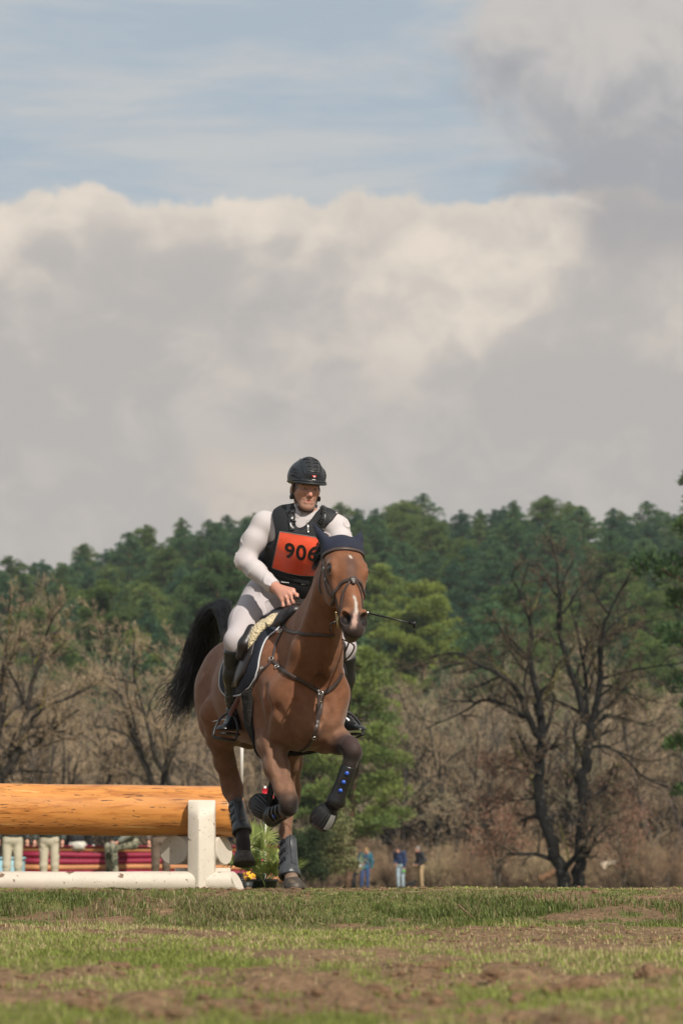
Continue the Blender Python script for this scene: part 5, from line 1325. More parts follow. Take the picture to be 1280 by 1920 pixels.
def leafy_mesh(seed, h, rad, n_cl, col, col2, leaf=.07, stems=5, per=60, z0=.1, tw=TWG, drop=.3):
    """shrub or sapling carrying leaves"""
    r = np.random.default_rng(seed); t, w, f = MB(), MB(), MB(); limbs = []
    for s in range(stems):
        a = r.uniform(0, 6.3); d = V(math.cos(a), math.sin(a), 0) * rad * r.uniform(.2, .8); limbs.append(([V(0, 0, 0), d * .4 + V(0, 0, h * .4), d + V(0, 0, h * r.uniform(.75, .98))], .02 * h ** .7, .006))
    tips = branches(r, limbs, t, t, [(6, .15, .7, .45, 4, .15, .05, .5), (4, .2, .6, .5, 3, .2, .03, .6)], V(.10, .08, .06), tw)
    P0 = tips[r.integers(0, len(tips), n_cl), r.integers(1, tips.shape[1], n_cl)]; P0 = P0[P0[:, 2] > z0 * h]; n = len(P0)
    dr = r.normal(0, 1, (n, per, 3)); p = P0[:, None] + dr * V(.16, .16, .12) * (h / 3) ** .5
    nd = r.normal(0, 1, dr.shape) + V(0, 0, -drop); nd /= np.linalg.norm(nd, axis=-1)[..., None]; sd = np.cross(nd, r.normal(0, 1, nd.shape)); sd /= np.linalg.norm(sd, axis=-1)[..., None]
    L = leaf * r.uniform(.6, 1.3, (n, per, 1)); a_ = p; b_ = p + nd * L * .5 + sd * L * .28; c_ = p + nd * L; d_ = p + nd * L * .5 - sd * L * .28
    v = np.stack([a_, b_, c_, d_], 2).reshape(-1, 3); q = np.arange(n * per)[:, None] * 4 + np.arange(4)[None]
    tone = r.uniform(0, 1, (n, 1, 1)) * .5 + r.uniform(0, .5, (n, per, 1)); cc = np.asarray(col) * (1 - tone) + np.asarray(col2) * tone
    f.add(v, q, None, np.repeat(cc.reshape(-1, 3), 4, 0)); return t, f

FR = np.random.default_rng(99)

# ---- pines of the hill
PV = []
for i, (h, rad, c0, nb, a, b) in enumerate(((14, 3.1, .30, 50, (.022, .058, .034), (.060, .108, .050)), (13, 2.7, .25, 46, (.018, .050, .034), (.046, .094, .052)), (14.3, 3.4, .38, 50, (.034, .066, .026), (.085, .120, .036)), (12.6, 2.8, .15, 46, (.018, .048, .032), (.044, .086, .048)), (13.5, 2.4, .2, 46, (.028, .060, .032), (.065, .105, .045)))):
    t, f = pine_mesh(50 + i, h, rad, c0, nb, a, b, 1.0, .15)
    PV.append(thing_tree('pine_tree', 'dark green pine of the dense wood covering the hill behind the field', 'pine tree', 'pines covering the hill', gl(0, 400), [('trunk', t, MT['bark']), ('crown', f, MT['needles'])]))
spots = []
for y in np.arange(222, 474, 12.5):
    hw = y * .104 + 2; sp = 4.4 + (474 - y) * .004
    for x in np.arange(-hw, hw, sp):
        spots.append((x + FR.uniform(-1.2, 1.2), y + FR.uniform(-5, 5)))
spots = [s for s in spots if not (s[1] < 250 and FR.uniform() < .25)]
FR.shuffle(spots)
spots = spots[:292]
HILLN = len(spots)
for i, (x, y) in enumerate(spots):
    v = PV[int(FR.integers(0, 5))]; s = FR.uniform(.84, 1.06) * (1 + .08 * (FR.uniform() < .15))
    loc = (x, y, float(gz(x, y)) - .2); rz = FR.uniform(0, 6.28)
    if i < 5: v = PV[i]; v.location = loc; v.rotation_euler = (0, 0, rz); v.scale = (s,) * 3
    else: put(v, loc, rz, s)

# ---- nearer pines with looks of their own
def one_pine(seed, px, Y, h, rad, c0, nb, a, b, label, nl=.17, dens=1.2, dz=0):
    t, f = pine_mesh(seed, h, rad, c0, nb, a, b, dens, nl); return thing_tree('pine_tree', label, 'pine tree', None, gl(px, Y, dz), [('trunk', t, MT['bark']), ('crown', f, MT['needles'])])
GR1, GR2 = (.055, .095, .026), (.13, .165, .045)
one_pine(201, 650, 134, 9.0, 2.1, .22, 44, (.055, .095, .032), (.125, .160, .052), 'light yellow green young pine right beside the horse, above the first spectator', .13)
one_pine(202, 575, 150, 7.5, 2.2, .05, 36, (.050, .085, .028), (.11, .145, .045), 'low green pine seen between the legs of the horse')
one_pine(203, 800, 245, 13.5, 3.4, .35, 50, (.048, .088, .024), (.125, .165, .040), 'bright green pine with layered crown to the right of the riding crop', dz=2.5)
one_pine(204, 180, 250, 13.0, 2.9, .30, 46, (.040, .075, .026), (.095, .130, .040), 'green pine rising behind the bare trees at the left', dz=3.5)
one_pine(205, 255, 235, 11.5, 2.4, .25, 44, (.045, .080, .026), (.105, .140, .040), 'lighter green pine standing left of the black horse tail', dz=2.0)
one_pine(206, 400, 262, 14.5, 3.6, .40, 50, (.026, .056, .026), (.060, .098, .036), 'broad dark pine behind the sleeve of the rider', dz=3.2)
one_pine(207, 960, 262, 13.0, 3.2, .30, 48, (.026, .058, .026), (.070, .105, .036), 'dark broad pine behind the left trunk of the double oak', dz=2.2)
one_pine(208, 1150, 300, 14.0, 3.6, .30, 50, (.034, .064, .024), (.085, .115, .038), 'olive green pine high behind the right trunk of the double oak', dz=1)
one_pine(209, 715, 262, 13.5, 3.0, .3, 46, (.045, .082, .026), (.105, .145, .040), 'green pine directly above the riding crop', dz=3)
one_pine(211, 845, 190, 8.5, 2.4, .08, 40, (.035, .070, .030), (.085, .120, .045), 'small green pine half hidden in the leafless thicket left of the double oak')
one_pine(212, 1235, 185, 9.0, 2.6, .08, 42, (.030, .064, .030), (.075, .110, .045), 'green pine in the leafless thicket right of the double oak')
one_pine(213, 350, 200, 8.5, 2.4, .08, 40, (.045, .078, .030), (.105, .135, .048), 'olive green pine in the thicket just left of the tail of the horse')
one_pine(214, 1075, 205, 10.0, 2.8, .08, 42, (.030, .062, .030), (.075, .108, .045), 'green pine seen between the two trunks of the double oak')
one_pine(210, 1356, 95, 11.6, 1.7, .18, 26, (.020, .046, .020), (.045, .082, .030), 'dark pine reaching in from the right edge of the picture', .16, 1.3)

# ---- bare trees
BV = []
for i, (h, st, sp, tw) in enumerate(((11, 1, .3, TWL), (10, 3, .5, TWG), (12, 1, .25, TWL * .85), (9, 4, .6, TWL), (10.5, 2, .4, V(.20, .15, .11)))):
    t, w = bare_mesh(300 + i, h, st, sp, 1.0, tw)
    BV.append(thing_tree('bare_tree', 'leafless grey brown tree of the winter thicket at the foot of the hill', 'bare tree', 'leafless trees at the foot of the hill', gl(0, 160), [('trunk', t, MT['bark']), ('crown', w, MT['twigs'])]))
bs = []
for Y, step in ((150, 62), (163, 50), (178, 46), (196, 44), (215, 40)):
    for px in np.arange(-110, 1400, step * 1.0): bs.append((px + FR.uniform(-18, 18), Y + FR.uniform(-5, 5)))
bs = [b for b in bs if not (b[1] < 158 and 560 < b[0] < 720)]
for i, (px, Y) in enumerate(bs):
    v = BV[i % 5]; s = FR.uniform(.72, 1.0); rz = FR.uniform(0, 6.28)
    if i < 5: v.location = gl(px, Y); v.rotation_euler = (0, 0, rz); v.scale = (s,) * 3
    else: put(v, gl(px, Y), rz, s)

def traced(name, label, Y, limbs, base, cfg, seed, twc=TWL, bark=BARKD, moss=None, depth=1.6, leaves=None):
    """tree drawn from its main limbs; px offsets become real metres, limbs also spread in depth"""
    r = np.random.default_rng(seed); t, w = MB(), MB(); L = []; b0 = P(base[0], base[1], Y)
    for pts, r0, r1, dep in limbs:
        p = np.array([P(a, b, Y + dep * (k / max(1, len(pts) - 1)) ** 1.2) for k, (a, b) in enumerate(pts)]); L.append((p, r0, r1))
    tips = branches(r, L, t, w, cfg, bark, twc, moss, .0046)
    e = empty(name, b0, label, 'tree'); t.build('trunk', MT['bark'], e, True); w.build('crown', MT['twigs'], e, False)
    if leaves:
        n_cl, per, box, c1, c2 = leaves; f = MB(); P0 = tips.reshape(-1, 3); lo_, hi_ = P(box[0], box[3], Y), P(box[2], box[1], Y)
        P0 = P0[(P0[:, 0] > lo_[0]) & (P0[:, 0] < hi_[0]) & (P0[:, 2] > lo_[2]) & (P0[:, 2] < hi_[2])]; P0 = P0[r.integers(0, len(P0), n_cl)]
        p = P0[:, None] + r.normal(0, .13, (n_cl, per, 3)); nd = r.normal(0, 1, p.shape); nd /= np.linalg.norm(nd, axis=-1)[..., None]; sd = np.cross(nd, r.normal(0, 1, nd.shape)); sd /= np.linalg.norm(sd, axis=-1)[..., None]; Lf = .075 * r.uniform(.6, 1.3, (n_cl, per, 1))
        v = np.stack([p, p + nd * Lf * .5 + sd * Lf * .3, p + nd * Lf, p + nd * Lf * .5 - sd * Lf * .3], 2).reshape(-1, 3); q = np.arange(n_cl * per)[:, None] * 4 + np.arange(4)[None]
        tn = r.uniform(0, 1, (n_cl * per, 1)); f.add(v, q, None, np.repeat(np.asarray(c1) * (1 - tn) + np.asarray(c2) * tn, 4, 0)); f.build('dead_leaves', MT['leaf'], e, False)
    return e
CFG = [(9, .10, .72, .34, 7, .17, .03, .46), (6, .15, .7, .48, 5, .22, .02, .55), (5, .1, .7, .5, 4, .24, .02, .55), (4, .1, .7, .55, 3, .2, .02, .6)]
OAK = [([(1061, 1668), (1050, 1625), (1034, 1578), (1014, 1508), (1012, 1445), (1014, 1391), (1014, 1340)], 0.235, 0.134, .2),
       ([(1085, 1668), (1086, 1625), (1089, 1586), (1092, 1488), (1098, 1430), (1104, 1391), (1104, 1356)], 0.215, 0.134, -.2),
       ([(1014, 1385), (999, 1363), (975, 1305), (948, 1273), (889, 1242), (854, 1225), (788, 1234)], 0.130, 0.021, -1.5),
       ([(1012, 1345), (1010, 1312), (993, 1234), (995, 1176), (975, 1117), (956, 1078)], 0.139, 0.017, .8),
       ([(1000, 1358), (990, 1348), (952, 1324), (909, 1312), (866, 1336), (796, 1367)], 0.095, 0.017, 1.6),
       ([(1104, 1360), (1092, 1340), (1081, 1293), (1061, 1234), (1046, 1176), (1047, 1117), (1042, 1051), (1030, 1008)], 0.130, 0.013, 1.0),
       ([(1100, 1340), (1098, 1290), (1092, 1240), (1082, 1190), (1070, 1140), (1075, 1090)], 0.078, 0.013, 2.0),
       ([(1104, 1362), (1112, 1345), (1124, 1281), (1124, 1219), (1131, 1176), (1151, 1125), (1186, 1070)], 0.139, 0.015, -1.0),
       ([(1126, 1273), (1163, 1262), (1210, 1252), (1264, 1246), (1300, 1240)], 0.052, 0.013, -1.5), ([(1126, 1285), (1160, 1290), (1194, 1305), (1249, 1320)], 0.052, 0.011, 1.5),
       ([(1125, 1215), (1150, 1190), (1185, 1172), (1230, 1160)], 0.043, 0.011, 1.5), ([(1108, 1370), (1125, 1350), (1143, 1340), (1206, 1359), (1240, 1365)], 0.060, 0.013, 1.8),
       ([(1104, 1400), (1143, 1402), (1175, 1425), (1202, 1453), (1250, 1478), (1285, 1492)], 0.060, 0.017, -1.4),
       ([(1014, 1455), (987, 1445), (940, 1438), (897, 1441)], 0.043, 0.011, -1.2), ([(1012, 1500), (985, 1498), (940, 1505), (905, 1498)], 0.043, 0.011, 1.0), ([(1012, 1400), (985, 1400), (960, 1425), (930, 1440)], 0.043, 0.011, 1.6),
       ([(1094, 1490), (1130, 1485), (1165, 1498)], 0.039, 0.011, 1.0), ([(994, 1240), (970, 1225), (945, 1190), (925, 1160)], 0.043, 0.011, -1.2)]
traced('oak_tree', 'dark leafless double trunk oak with spreading crown standing at the right of the field', 112, OAK, (1073, 1668), CFG, 5, TWL * .30, V(.013, .012, .011), V(.10, .09, .03), leaves=(200, 14, (880, 1400, 1180, 1530), (.13, .060, .045), (.22, .115, .08)))
CFL = [(8, .15, .72, .34, 7, .14, .04, .42), (6, .15, .7, .48, 5, .18, .03, .5), (6, .1, .7, .5, 4, .2, .03, .5), (5, .1, .7, .55, 3, .2, .03, .6)]
LT = [([(-20, 1500), (0, 1462), (27, 1423), (42, 1377), (50, 1332), (64, 1271), (77, 1225), (88, 1190), (94, 1165)], 0.158, 0.014, .5), ([(-30, 1460), (0, 1422), (48, 1369), (80, 1330), (133, 1308), (165, 1290)], 0.101, 0.014, -1.5),
      ([(-40, 1400), (8, 1348), (50, 1314), (95, 1300)], 0.072, 0.014, 1.5), ([(-20, 1470), (21, 1449), (60, 1446), (95, 1448)], 0.058, 0.017, 1.2), ([(-12, 1480), (0, 1361), (3, 1300), (8, 1240), (18, 1190), (30, 1160)], 0.115, 0.014, -1),
      ([(45, 1385), (75, 1375), (120, 1372), (150, 1385)], 0.050, 0.014, -1.4), ([(66, 1270), (60, 1225), (45, 1180), (30, 1140)], 0.050, 0.010, 1.2), ([(50, 1330), (35, 1290), (15, 1250), (12, 1210)], 0.058, 0.010, -1.2), ([(80, 1205), (110, 1180), (130, 1150)], 0.036, 0.008, 1)]
traced('lichened_tree', 'large leafless tree with yellow lichen on its boughs at the left edge of the photo', 100, LT, (-15, 1670), CFL, 6, TWL * .9, V(.040, .034, .028), V(.20, .155, .035))
LT2 = [([(292, 1500), (284, 1462), (258, 1399), (239, 1340), (222, 1290), (208, 1240), (205, 1190)], 0.108, 0.013, 1.0), ([(312, 1500), (316, 1462), (292, 1423), (279, 1367), (262, 1306), (250, 1250), (252, 1200)], 0.101, 0.013, -1.0),
       ([(300, 1500), (310, 1440), (330, 1380), (345, 1320), (350, 1260), (340, 1205)], 0.094, 0.013, 1.2), ([(258, 1400), (240, 1380), (205, 1365), (170, 1360)], 0.043, 0.010, -1), ([(320, 1400), (350, 1385), (380, 1370)], 0.043, 0.010, 1), ([(296, 1480), (250, 1450), (210, 1440), (180, 1445)], 0.036, 0.008, 1.3)]
traced('many_stemmed_tree', 'leafless tree with several dark stems between the lichened tree and the horse', 105, LT2, (300, 1670), CFL, 7, TWL, V(.038, .033, .028), V(.16, .13, .04))

# ---- shrubs, saplings
def shrub(seed, px, Y, args, label, name='shrub', cat='shrub', parts=('stems', 'leaves'), kw={}):
    t, f = leafy_mesh(seed, *args, **kw); return thing_tree(name, label, cat, None, gl(px, Y), [(parts[0], t, MT['bark']), (parts[1], f, MT['leaf'])])
shrub(401, 604, 96, (1.9, .55, 170, (.12, .135, .045), (.27, .27, .13)), 'pale green leafy shrub to the left of the spectator in the teal coat', kw=dict(leaf=.10, per=34, z0=0))
shrub(402, 572, 92, (1.6, .55, 260, (.022, .040, .016), (.045, .07, .025)), 'dark green bush behind the standing hind leg of the horse', kw=dict(leaf=.06, per=60, z0=0))
shrub(403, 930, 126, (3.6, 1.1, 120, (.20, .10, .065), (.32, .18, .12)), 'beech sapling with reddish brown dead leaves left of the double oak', 'beech_sapling', 'sapling', kw=dict(leaf=.09, per=26, tw=TWL))
shrub(404, 1165, 128, (3.4, .9, 90, (.20, .10, .07), (.33, .19, .13)), 'beech sapling with reddish brown dead leaves right of the double oak', 'beech_sapling', 'sapling', kw=dict(leaf=.09, per=26, tw=TWL))
SV = []
for i in range(3):
    r = np.random.default_rng(500 + i); t, w = MB(), MB(); limbs = []
    for s in range(16): a = r.uniform(0, 6.3); d = V(math.cos(a), math.sin(a), 0) * r.uniform(.2, 1.0); limbs.append(([d * .3, d * .8 + V(0, 0, .7), d * 1.2 + V(0, 0, r.uniform(1.1, 1.9))], .014, .004))
    branches(r, limbs, t, w, [(7, .1, .7, .45, 4, .2, .02, .6), (6, .1, .7, .5, 3, .22, .0, .7), (4, .1, .8, .6, 3, .25, -.02, .8)], V(.13, .09, .06), (V(.46, .32, .21), V(.40, .32, .19), V(.38, .25, .16))[i])
    SV.append(thing_tree('bramble_bush', 'brown tangled leafless bush at the edge of the wood', 'bush', 'brown bushes along the edge of the wood', gl(0, 150), [('stems', t, MT['bark']), ('twigs', w, MT['twigs'])]))
k_ = 0
for Y, step in ((141, 66), (147, 60), (156, 60)):
    for px in np.arange(540 if Y < 150 else -60, 1380, step):
        loc = gl(px + FR.uniform(-20, 20), Y + FR.uniform(-2, 2)); s = FR.uniform(.7, 1.2)
        if k_ < 3: v = SV[k_]; v.location = loc; v.scale = (s,) * 3
        else: put(SV[k_ % 3], loc, FR.uniform(0, 6.28), s)
        k_ += 1
# dead leaves and dry stems under the wood
uf = MB(); n = 40000; y = FR.uniform(143, 215, n); x = FR.uniform(-1, 1, n) * y * .112; z = gz(x, y); p = np.stack([x, y, z + FR.uniform(0, .3, n) ** 2], 1); nd = FR.normal(0, 1, (n, 3)); nd /= np.linalg.norm(nd, axis=1)[:, None]; sd = np.cross(nd, FR.normal(0, 1, (n, 3))); sd /= np.linalg.norm(sd, axis=1)[:, None]
v = np.stack([p, p + nd * .05 + sd * .03, p + nd * .1, p + nd * .05 - sd * .03], 1).reshape(-1, 3); tn = FR.uniform(0, 1, (n, 1)); uf.add(v, np.arange(n)[:, None] * 4 + np.arange(4)[None], None, np.repeat(V(.17, .11, .07) * (1 - tn) + V(.28, .20, .13) * tn, 4, 0))
tag(uf.build('leaf_litter', MT['leaf'], None, False), 'brown dead leaves and dry growth on the floor of the wood', 'dead leaves', None, 'stuff')
# fallen trunks
for (pix, Y, r0, label) in (([(1128, 1626), (1142, 1618), (1154, 1620)], 138, .16, 'pale fallen tree trunk in the brush right of the double oak'), ([(1010, 1650), (1030, 1640), (1045, 1632)], 136, .18, 'rotten brown stump and log left of the foot of the double oak')):
    m = MB(); p = bez([P(a, b, Y) for a, b in pix], 6); m.tube(p, np.linspace(r0, r0 * .7, len(p)) * (1 + .15 * FR.normal(0, 1, len(p))), 9, True, tint(FR, V(.42, .34, .26) if Y == 138 else V(.16, .09, .05), len(p) * 9 + 2)); tag(m.build('fallen_trunk', MT['bark']), label, 'log')
# ------------------------------------------------------------------ the log fence the horse has just jumped
wood = mat('varnished_orange_log', (.56, .235, .06), .42, spec=.4, var=.16, vscale=3.2, stretch=(.7, 5, 5), bump=.25, bscale=10, bdist=.01,
           spots=[((.40, .15, .035), 5.0, .50, .12), ((.07, .028, .012), 9.0, .61, .05), ((.74, .42, .16), 3.0, .60, .12), ((.12, .05, .022), 16.0, .63, .03)])
white = mat('white_painted_wood', (.57, .51, .43), .55, var=.06, vscale=5, bump=.2, bscale=14, bdist=.008, spots=[((.17, .095, .06), 44, .650, .015), ((.16, .095, .062), 6.5, .610, .03), ((.22, .14, .10), 110, .660, .02)])
def log_mesh(x0, x1, y, zc, r, cut_l, cut_r, seed, tilt=0.0, n=60, sides=36, taper=0, wav=.05, ry=0.0):
    """round timber along x with sawn ends; cut normals decide the slant of each end"""
    th = np.arange(sides) * 2 * math.pi / sides; rows = []
    xs = np.linspace(x0 - (r if cut_l else 0), x1 + (r if cut_r else 0), n)
    for i, x in enumerate(xs):
        k = (x - x0) / (x1 - x0); rr = r * (1 + taper * k) * (1 + wav * fbm(np.stack([0 * th + x * 1.6 + seed, np.cos(th) * 1.5, np.sin(th) * 1.5], 1), 3, seed)); e = 1.0
        yy = y + np.cos(th) * rr + ry * (k - .5); zz = zc + tilt * (k - .5) + np.sin(th) * rr; xx = np.full(sides, x)
        for cut, xe, sg in ((cut_l, x0, -1), (cut_r, x1, 1)):
            if cut is None: continue
            lim = xe - (cut[1] * (yy - y) + cut[2] * (zz - zc)) / cut[0]; xx = np.minimum(xx, lim) if sg > 0 else np.maximum(xx, lim)
        rows.append(np.stack([xx, yy, zz], 1))
    m = MB(); v = np.concatenate(rows); k = np.arange(sides); k2 = (k + 1) % sides
    m.add(v, np.concatenate([np.stack([i * sides + k, i * sides + k2, (i + 1) * sides + k2, (i + 1) * sides + k], 1) for i in range(n - 1)]))
    for rw, o in ((rows[0], -1), (rows[-1], 1)):       # end discs, slightly bevelled
        c = rw.mean(0); inner = c + (rw - c) * .965 + V(o * r * .03, 0, 0); f = np.stack([k, k2, k2 + sides, k + sides], 1) if o > 0 else np.stack([k2, k, k + sides, k2 + sides], 1)
        m.add(np.concatenate([rw, inner]), f); m.add(np.concatenate([inner, [inner.mean(0)]]), None, np.stack([k, k2, np.full(sides, sides)], 1) if o > 0 else np.stack([k2, k, np.full(sides, sides)], 1))
    return m
FY = 24.2; fc_ = P(200, 1670, FY)
fence = empty('log_fence', (fc_[0], FY, 0), 'cross country fence of a thick orange log on white painted timbers at the left', 'jump fence')
a, b = P(-420, 1514, FY), P(440, 1520, FY)
log_mesh(a[0], b[0] + .02, FY, (P(200, 1517, FY))[2], .184, None, (1, -.28, .10), 3, tilt=-.035, taper=-.03, n=110).build('top_log', wood, fence)
for px in (150, 460, 236):                                    # knots
    pass
a, b = P(-420, 1654, 23.9), P(445, 1654, 23.9)
log_mesh(a[0], b[0], 23.95, .060, .075, None, (1, -.35, .45), 5, n=110).build('base_log', white, fence)
a, b = P(326, 1594, FY - .05), P(420, 1594, FY - .05)
log_mesh(a[0], b[0], FY - .02, P(360, 1594, FY)[2], .102, (1, 1.0, 0), (1, -.5, .1), 6, n=30).build('cross_log', white, fence)
def post(px0, px1, py0, py1, Y, dp, name='post'):
    a, b = P(px0, py1, Y), P(px1, py0, Y); w = b[0] - a[0]; z0, z1 = -.02, b[2]; x0 = a[0]
    prof = [(0, .06), (0, .0), (.36, -.066), (.42, -.072), (.48, -.070), (.96, -.026), (1, .0), (1, .06), (1, dp), (0, dp)]
    n = len(prof); zs = [z0, z1 - .14, z1 - .07, z1 - .010, z1]; rows = []
    for zi, z in enumerate(zs):
        row = []
        for u, d in prof:
            dd = d
            if zi == 2: dd = max(d, -.035)
            if zi == 3: dd = max(d, .004)
            if zi == 4: dd = max(d, .016)
            row.append((x0 + w * (u if zi < 4 else .03 + .94 * u), Y + dd, z + (0 if zi not in (1,) else .07 * abs(u - .5))))
        rows.append(row)
    v = np.array(rows).reshape(-1, 3); q = [[i * n + j, i * n + (j + 1) % n, (i + 1) * n + (j + 1) % n, (i + 1) * n + j] for i in range(len(zs) - 1) for j in range(n)]
    c = v[-n:].mean(0); m = MB().add(v, q); m.add(np.concatenate([v[-n:], [c]]), None, [[j, (j + 1) % n, n] for j in range(n)])
    o = m.build(name, white, fence, smooth=False); bv = o.modifiers.new('b', 'BEVEL'); bv.width = .006; bv.segments = 2; bv.limit_method = 'ANGLE'; return o
post(352, 404, 1500, 1640, FY - .27, .08)
bb = MB(); c = P(341, 1630, FY - .02); bb.box((c[0], FY - .02, .10), (.045, .06, .06)); c = P(395, 1630, FY); bb.box((c[0] + .02, FY - .0, .10), (.12, .05, .06)); bo_ = bb.build('support_block', white, fence, smooth=False)
# white marker pole at the end of the log
mp = empty('marker_pole', P(453, 1500, 24.45), 'thin white marker pole with black foot standing at the end of the orange log', 'pole')
pz = P(453, 1472, 24.45)
MT['whitepl'] = mat('white_plastic', (.74, .72, .70), .4); MT['redf'] = mat('red_plastic_flag', (.55, .015, .035), .5); MT['pot'] = mat('black_pot', (.022, .024, .026), .5, var=.2)
MB().tube([pz, pz + V(0, 0, .55)], .0135, 12).build('pole', MT['whitepl'], mp)
MB().tube([P(453.5, 1570, 24.45), pz + V(.001, 0, .004)], .0150, 12).build('foot_sleeve', MT['vestp'], mp)
# red flag further back
Y = 28.5; rf_ = empty('red_flag', (P(497, 1660, Y)[0], Y, 0), 'small red swallow tailed flag on a thin white stick behind the lifted foreleg', 'flag')
MB().tube([V(P(497, 1660, Y)[0], Y, -.05), P(497, 1474, Y)], .010, 10).build('stick', MT['whitepl'], rf_)
fp = [P(*p, Y - .012) for p in ((492, 1478), (516, 1478), (509, 1486.5), (515, 1496), (492, 1496))]
m = MB(); v = np.array(fp + [p - V(0, .006, 0) for p in fp]); m.add(v, [[i, (i + 1) % 5, 5 + (i + 1) % 5, 5 + i] for i in range(5)], [[0, 1, 2], [0, 2, 4], [2, 3, 4], [5, 7, 6], [5, 9, 7], [7, 9, 8]]); m.build('flag', MT['redf'], rf_, smooth=False)

# ---- palm in a black pot, flowers, tyre
Y = 25.8; pc_ = V(P(494, 1660, Y)[0], Y, 0); plm = empty('potted_palm', pc_, 'fan palm in a black plastic pot beside the white base log', 'potted palm')
z0 = P(494, 1672, Y)[2]
MB().lathe(V(pc_[0], Y, z0), V(0, 0, 1), [(0, 0), (0, .085), (.075, .103), (.076, .112), (.095, .113), (.095, .104), (.08, .10), (.08, 0)], 28).build('pot', MT['pot'], plm)
pr = np.random.default_rng(8); stm, lf = MB(), MB(); lc = mat('palm_leaf', (.10, .16, .05), .45, spec=.4, useCol=True, trans=.25)
for i in range(32):
    a = pr.uniform(0, 6.28); el = pr.uniform(.3, 1.5) ** .9; L = pr.uniform(.12, .30) * (.6 + .4 * el); base = V(pc_[0], Y, z0 + .08) + V(math.cos(a), math.sin(a), 0) * .03
    d = V(math.cos(a) * math.cos(el), math.sin(a) * math.cos(el), math.sin(el)); tip = base + d * L; stm.tube([base, (base + tip) / 2 + V(0, 0, .01), tip], .004, 5, c=V(.16, .20, .07))
    sd = unit(np.cross(d, V(0, 0, 1)) + pr.normal(0, .3, 3)); nrm = unit(np.cross(sd, d))
    for k in range(17):
        g = (k - 8) / 8 * 1.75; fd = unit(d * math.cos(g) + sd * math.sin(g) + nrm * .12); l = pr.uniform(.13, .20) * (1 - .25 * abs(g) / 1.75); w = unit(np.cross(fd, nrm)) * .0065
        p0, p1, p2 = tip, tip + fd * l * .55, tip + fd * l - V(0, 0, .02 * pr.uniform(0, 1.5)); t_ = pr.uniform(0, 1); c = V(.08, .13, .03) * (1 - t_) + V(.30, .34, .10) * t_
        lf.add([p0 - w * .4, p0 + w * .4, p1 + w, p1 - w, p2], [[0, 1, 2, 3]], [[3, 2, 4]], c)
stm.build('stems', lc, plm); lf.build('fronds', lc, plm, False)
Y = 25.4; fl_ = empty('flower_pot', V(P(464, 1660, Y)[0], Y, 0), 'yellow flowers in a dark pot between the base log and the potted palm', 'potted flowers'); z0 = P(464, 1671, Y)[2]
MB().lathe(V(P(463, 1660, Y)[0], Y, z0), V(0, 0, 1), [(0, 0), (0, .035), (.07, .045), (.07, .038), (.06, 0)], 20).build('pot', MT['pot'], fl_)
yf, gf = MB(), MB(); yc = mat('yellow_petals', (.75, .42, .02), .6)
for i in range(16):
    c = V(P(464, 1660, Y)[0], Y, z0 + .10) + pr.normal(0, 1, 3) * V(.028, .028, .022); n_ = unit(pr.normal(0, 1, 3) + V(0, -.8, .8)); yf.lathe(c, n_, [(0, 0), (.004, .009), (.0075, .0135), (.009, .012), (.006, .004), (.006, 0)], 9)
    gf.prisms([V(P(463, 1660, Y)[0], Y, z0 + .05)], [c], .002, .002, 3)
yf.build('blossoms', yc, fl_); gf.build('stems', mat('green_stem', (.07, .12, .03), .7), fl_)
Y = 24.75; c = V(P(450, 1660, Y)[0], Y, P(450, 1671, Y)[2] + .062)
tr = MB(); ph = np.linspace(0, 2 * math.pi, 33); ax = unit(V(1, .35, 0)); e1 = unit(np.cross(ax, V(0, 0, 1))); cen = np.array([c + .048 * (math.cos(t) * e1 + math.sin(t) * V(0, 0, 1)) for t in ph]); tr.tube(cen, .017, 10, False)
tg = MB(); [tg.box(c + .066 * (math.cos(t) * e1 + math.sin(t) * V(0, 0, 1)), (.016, .003, .003), np.stack([ax, e1, V(0, 0, 1)], 1)) for t in np.linspace(0, 6.28, 25)[:-1]]
tyr = empty('small_tyre', c - V(0, 0, .06), 'small black rubber tyre standing behind the end of the white base log', 'tyre'); tr.build('tyre', MT['rubber'], tyr); tg.build('tread', MT['rubber'], tyr)

# ---- second fence far behind: burgundy and orange poles
bur = mat('burgundy_paint', (.26, .012, .045), .5, var=.15, vscale=3); org = mat('orange_timber', (.50, .22, .09), .6, var=.2, vscale=3)
Y = 66.0; f2 = empty('pole_fence', V(P(280, 1650, Y)[0], Y, -.1), 'far fence of burgundy and orange poles seen under the orange log', 'jump fence')
sc2 = FPX / Y
for k, (py, mt_, r) in enumerate(((1592.5, org, .052), (1603, bur, .060), (1615, bur, .060), (1626, org, .056), (1637, bur, .06), (1648, org, .06))):
    m = MB(); x0, x1 = P(42, py, Y)[0], P(548, py, Y)[0]; z = P(200, py, Y)[2]; m.tube(np.array([V(x, Y, z + .01 * math.sin(x * 2 + k)) for x in np.linspace(x0, x1, 18)]), r, 14); m.build('pole', mt_, f2)
m = MB(); x0, x1 = P(42, 1587, Y)[0], P(548, 1587, Y)[0]; m.box(((x0 + x1) / 2, Y, P(200, 1586.8, Y)[2]), ((x1 - x0) / 2, .10, .012)); m.build('top_board', bur, f2)
for px in (60, 200, 340, 480): c = P(px, 1620, Y + .14); m = MB(); m.box((c[0], Y + .14, .25), (.06, .06, .48)); m.build('post', org, f2)
Y = 63.0; c = P(10, 1640, Y); bx = MB(); bx.box((c[0], Y, .10), (.34, .30, .40)); o = bx.build('blue_crate', mat('light_blue_paint', (.30, .52, .60), .6, var=.12, vscale=3), None, False); bvm = o.modifiers.new('b', 'BEVEL'); bvm.width = .03; bvm.segments = 2
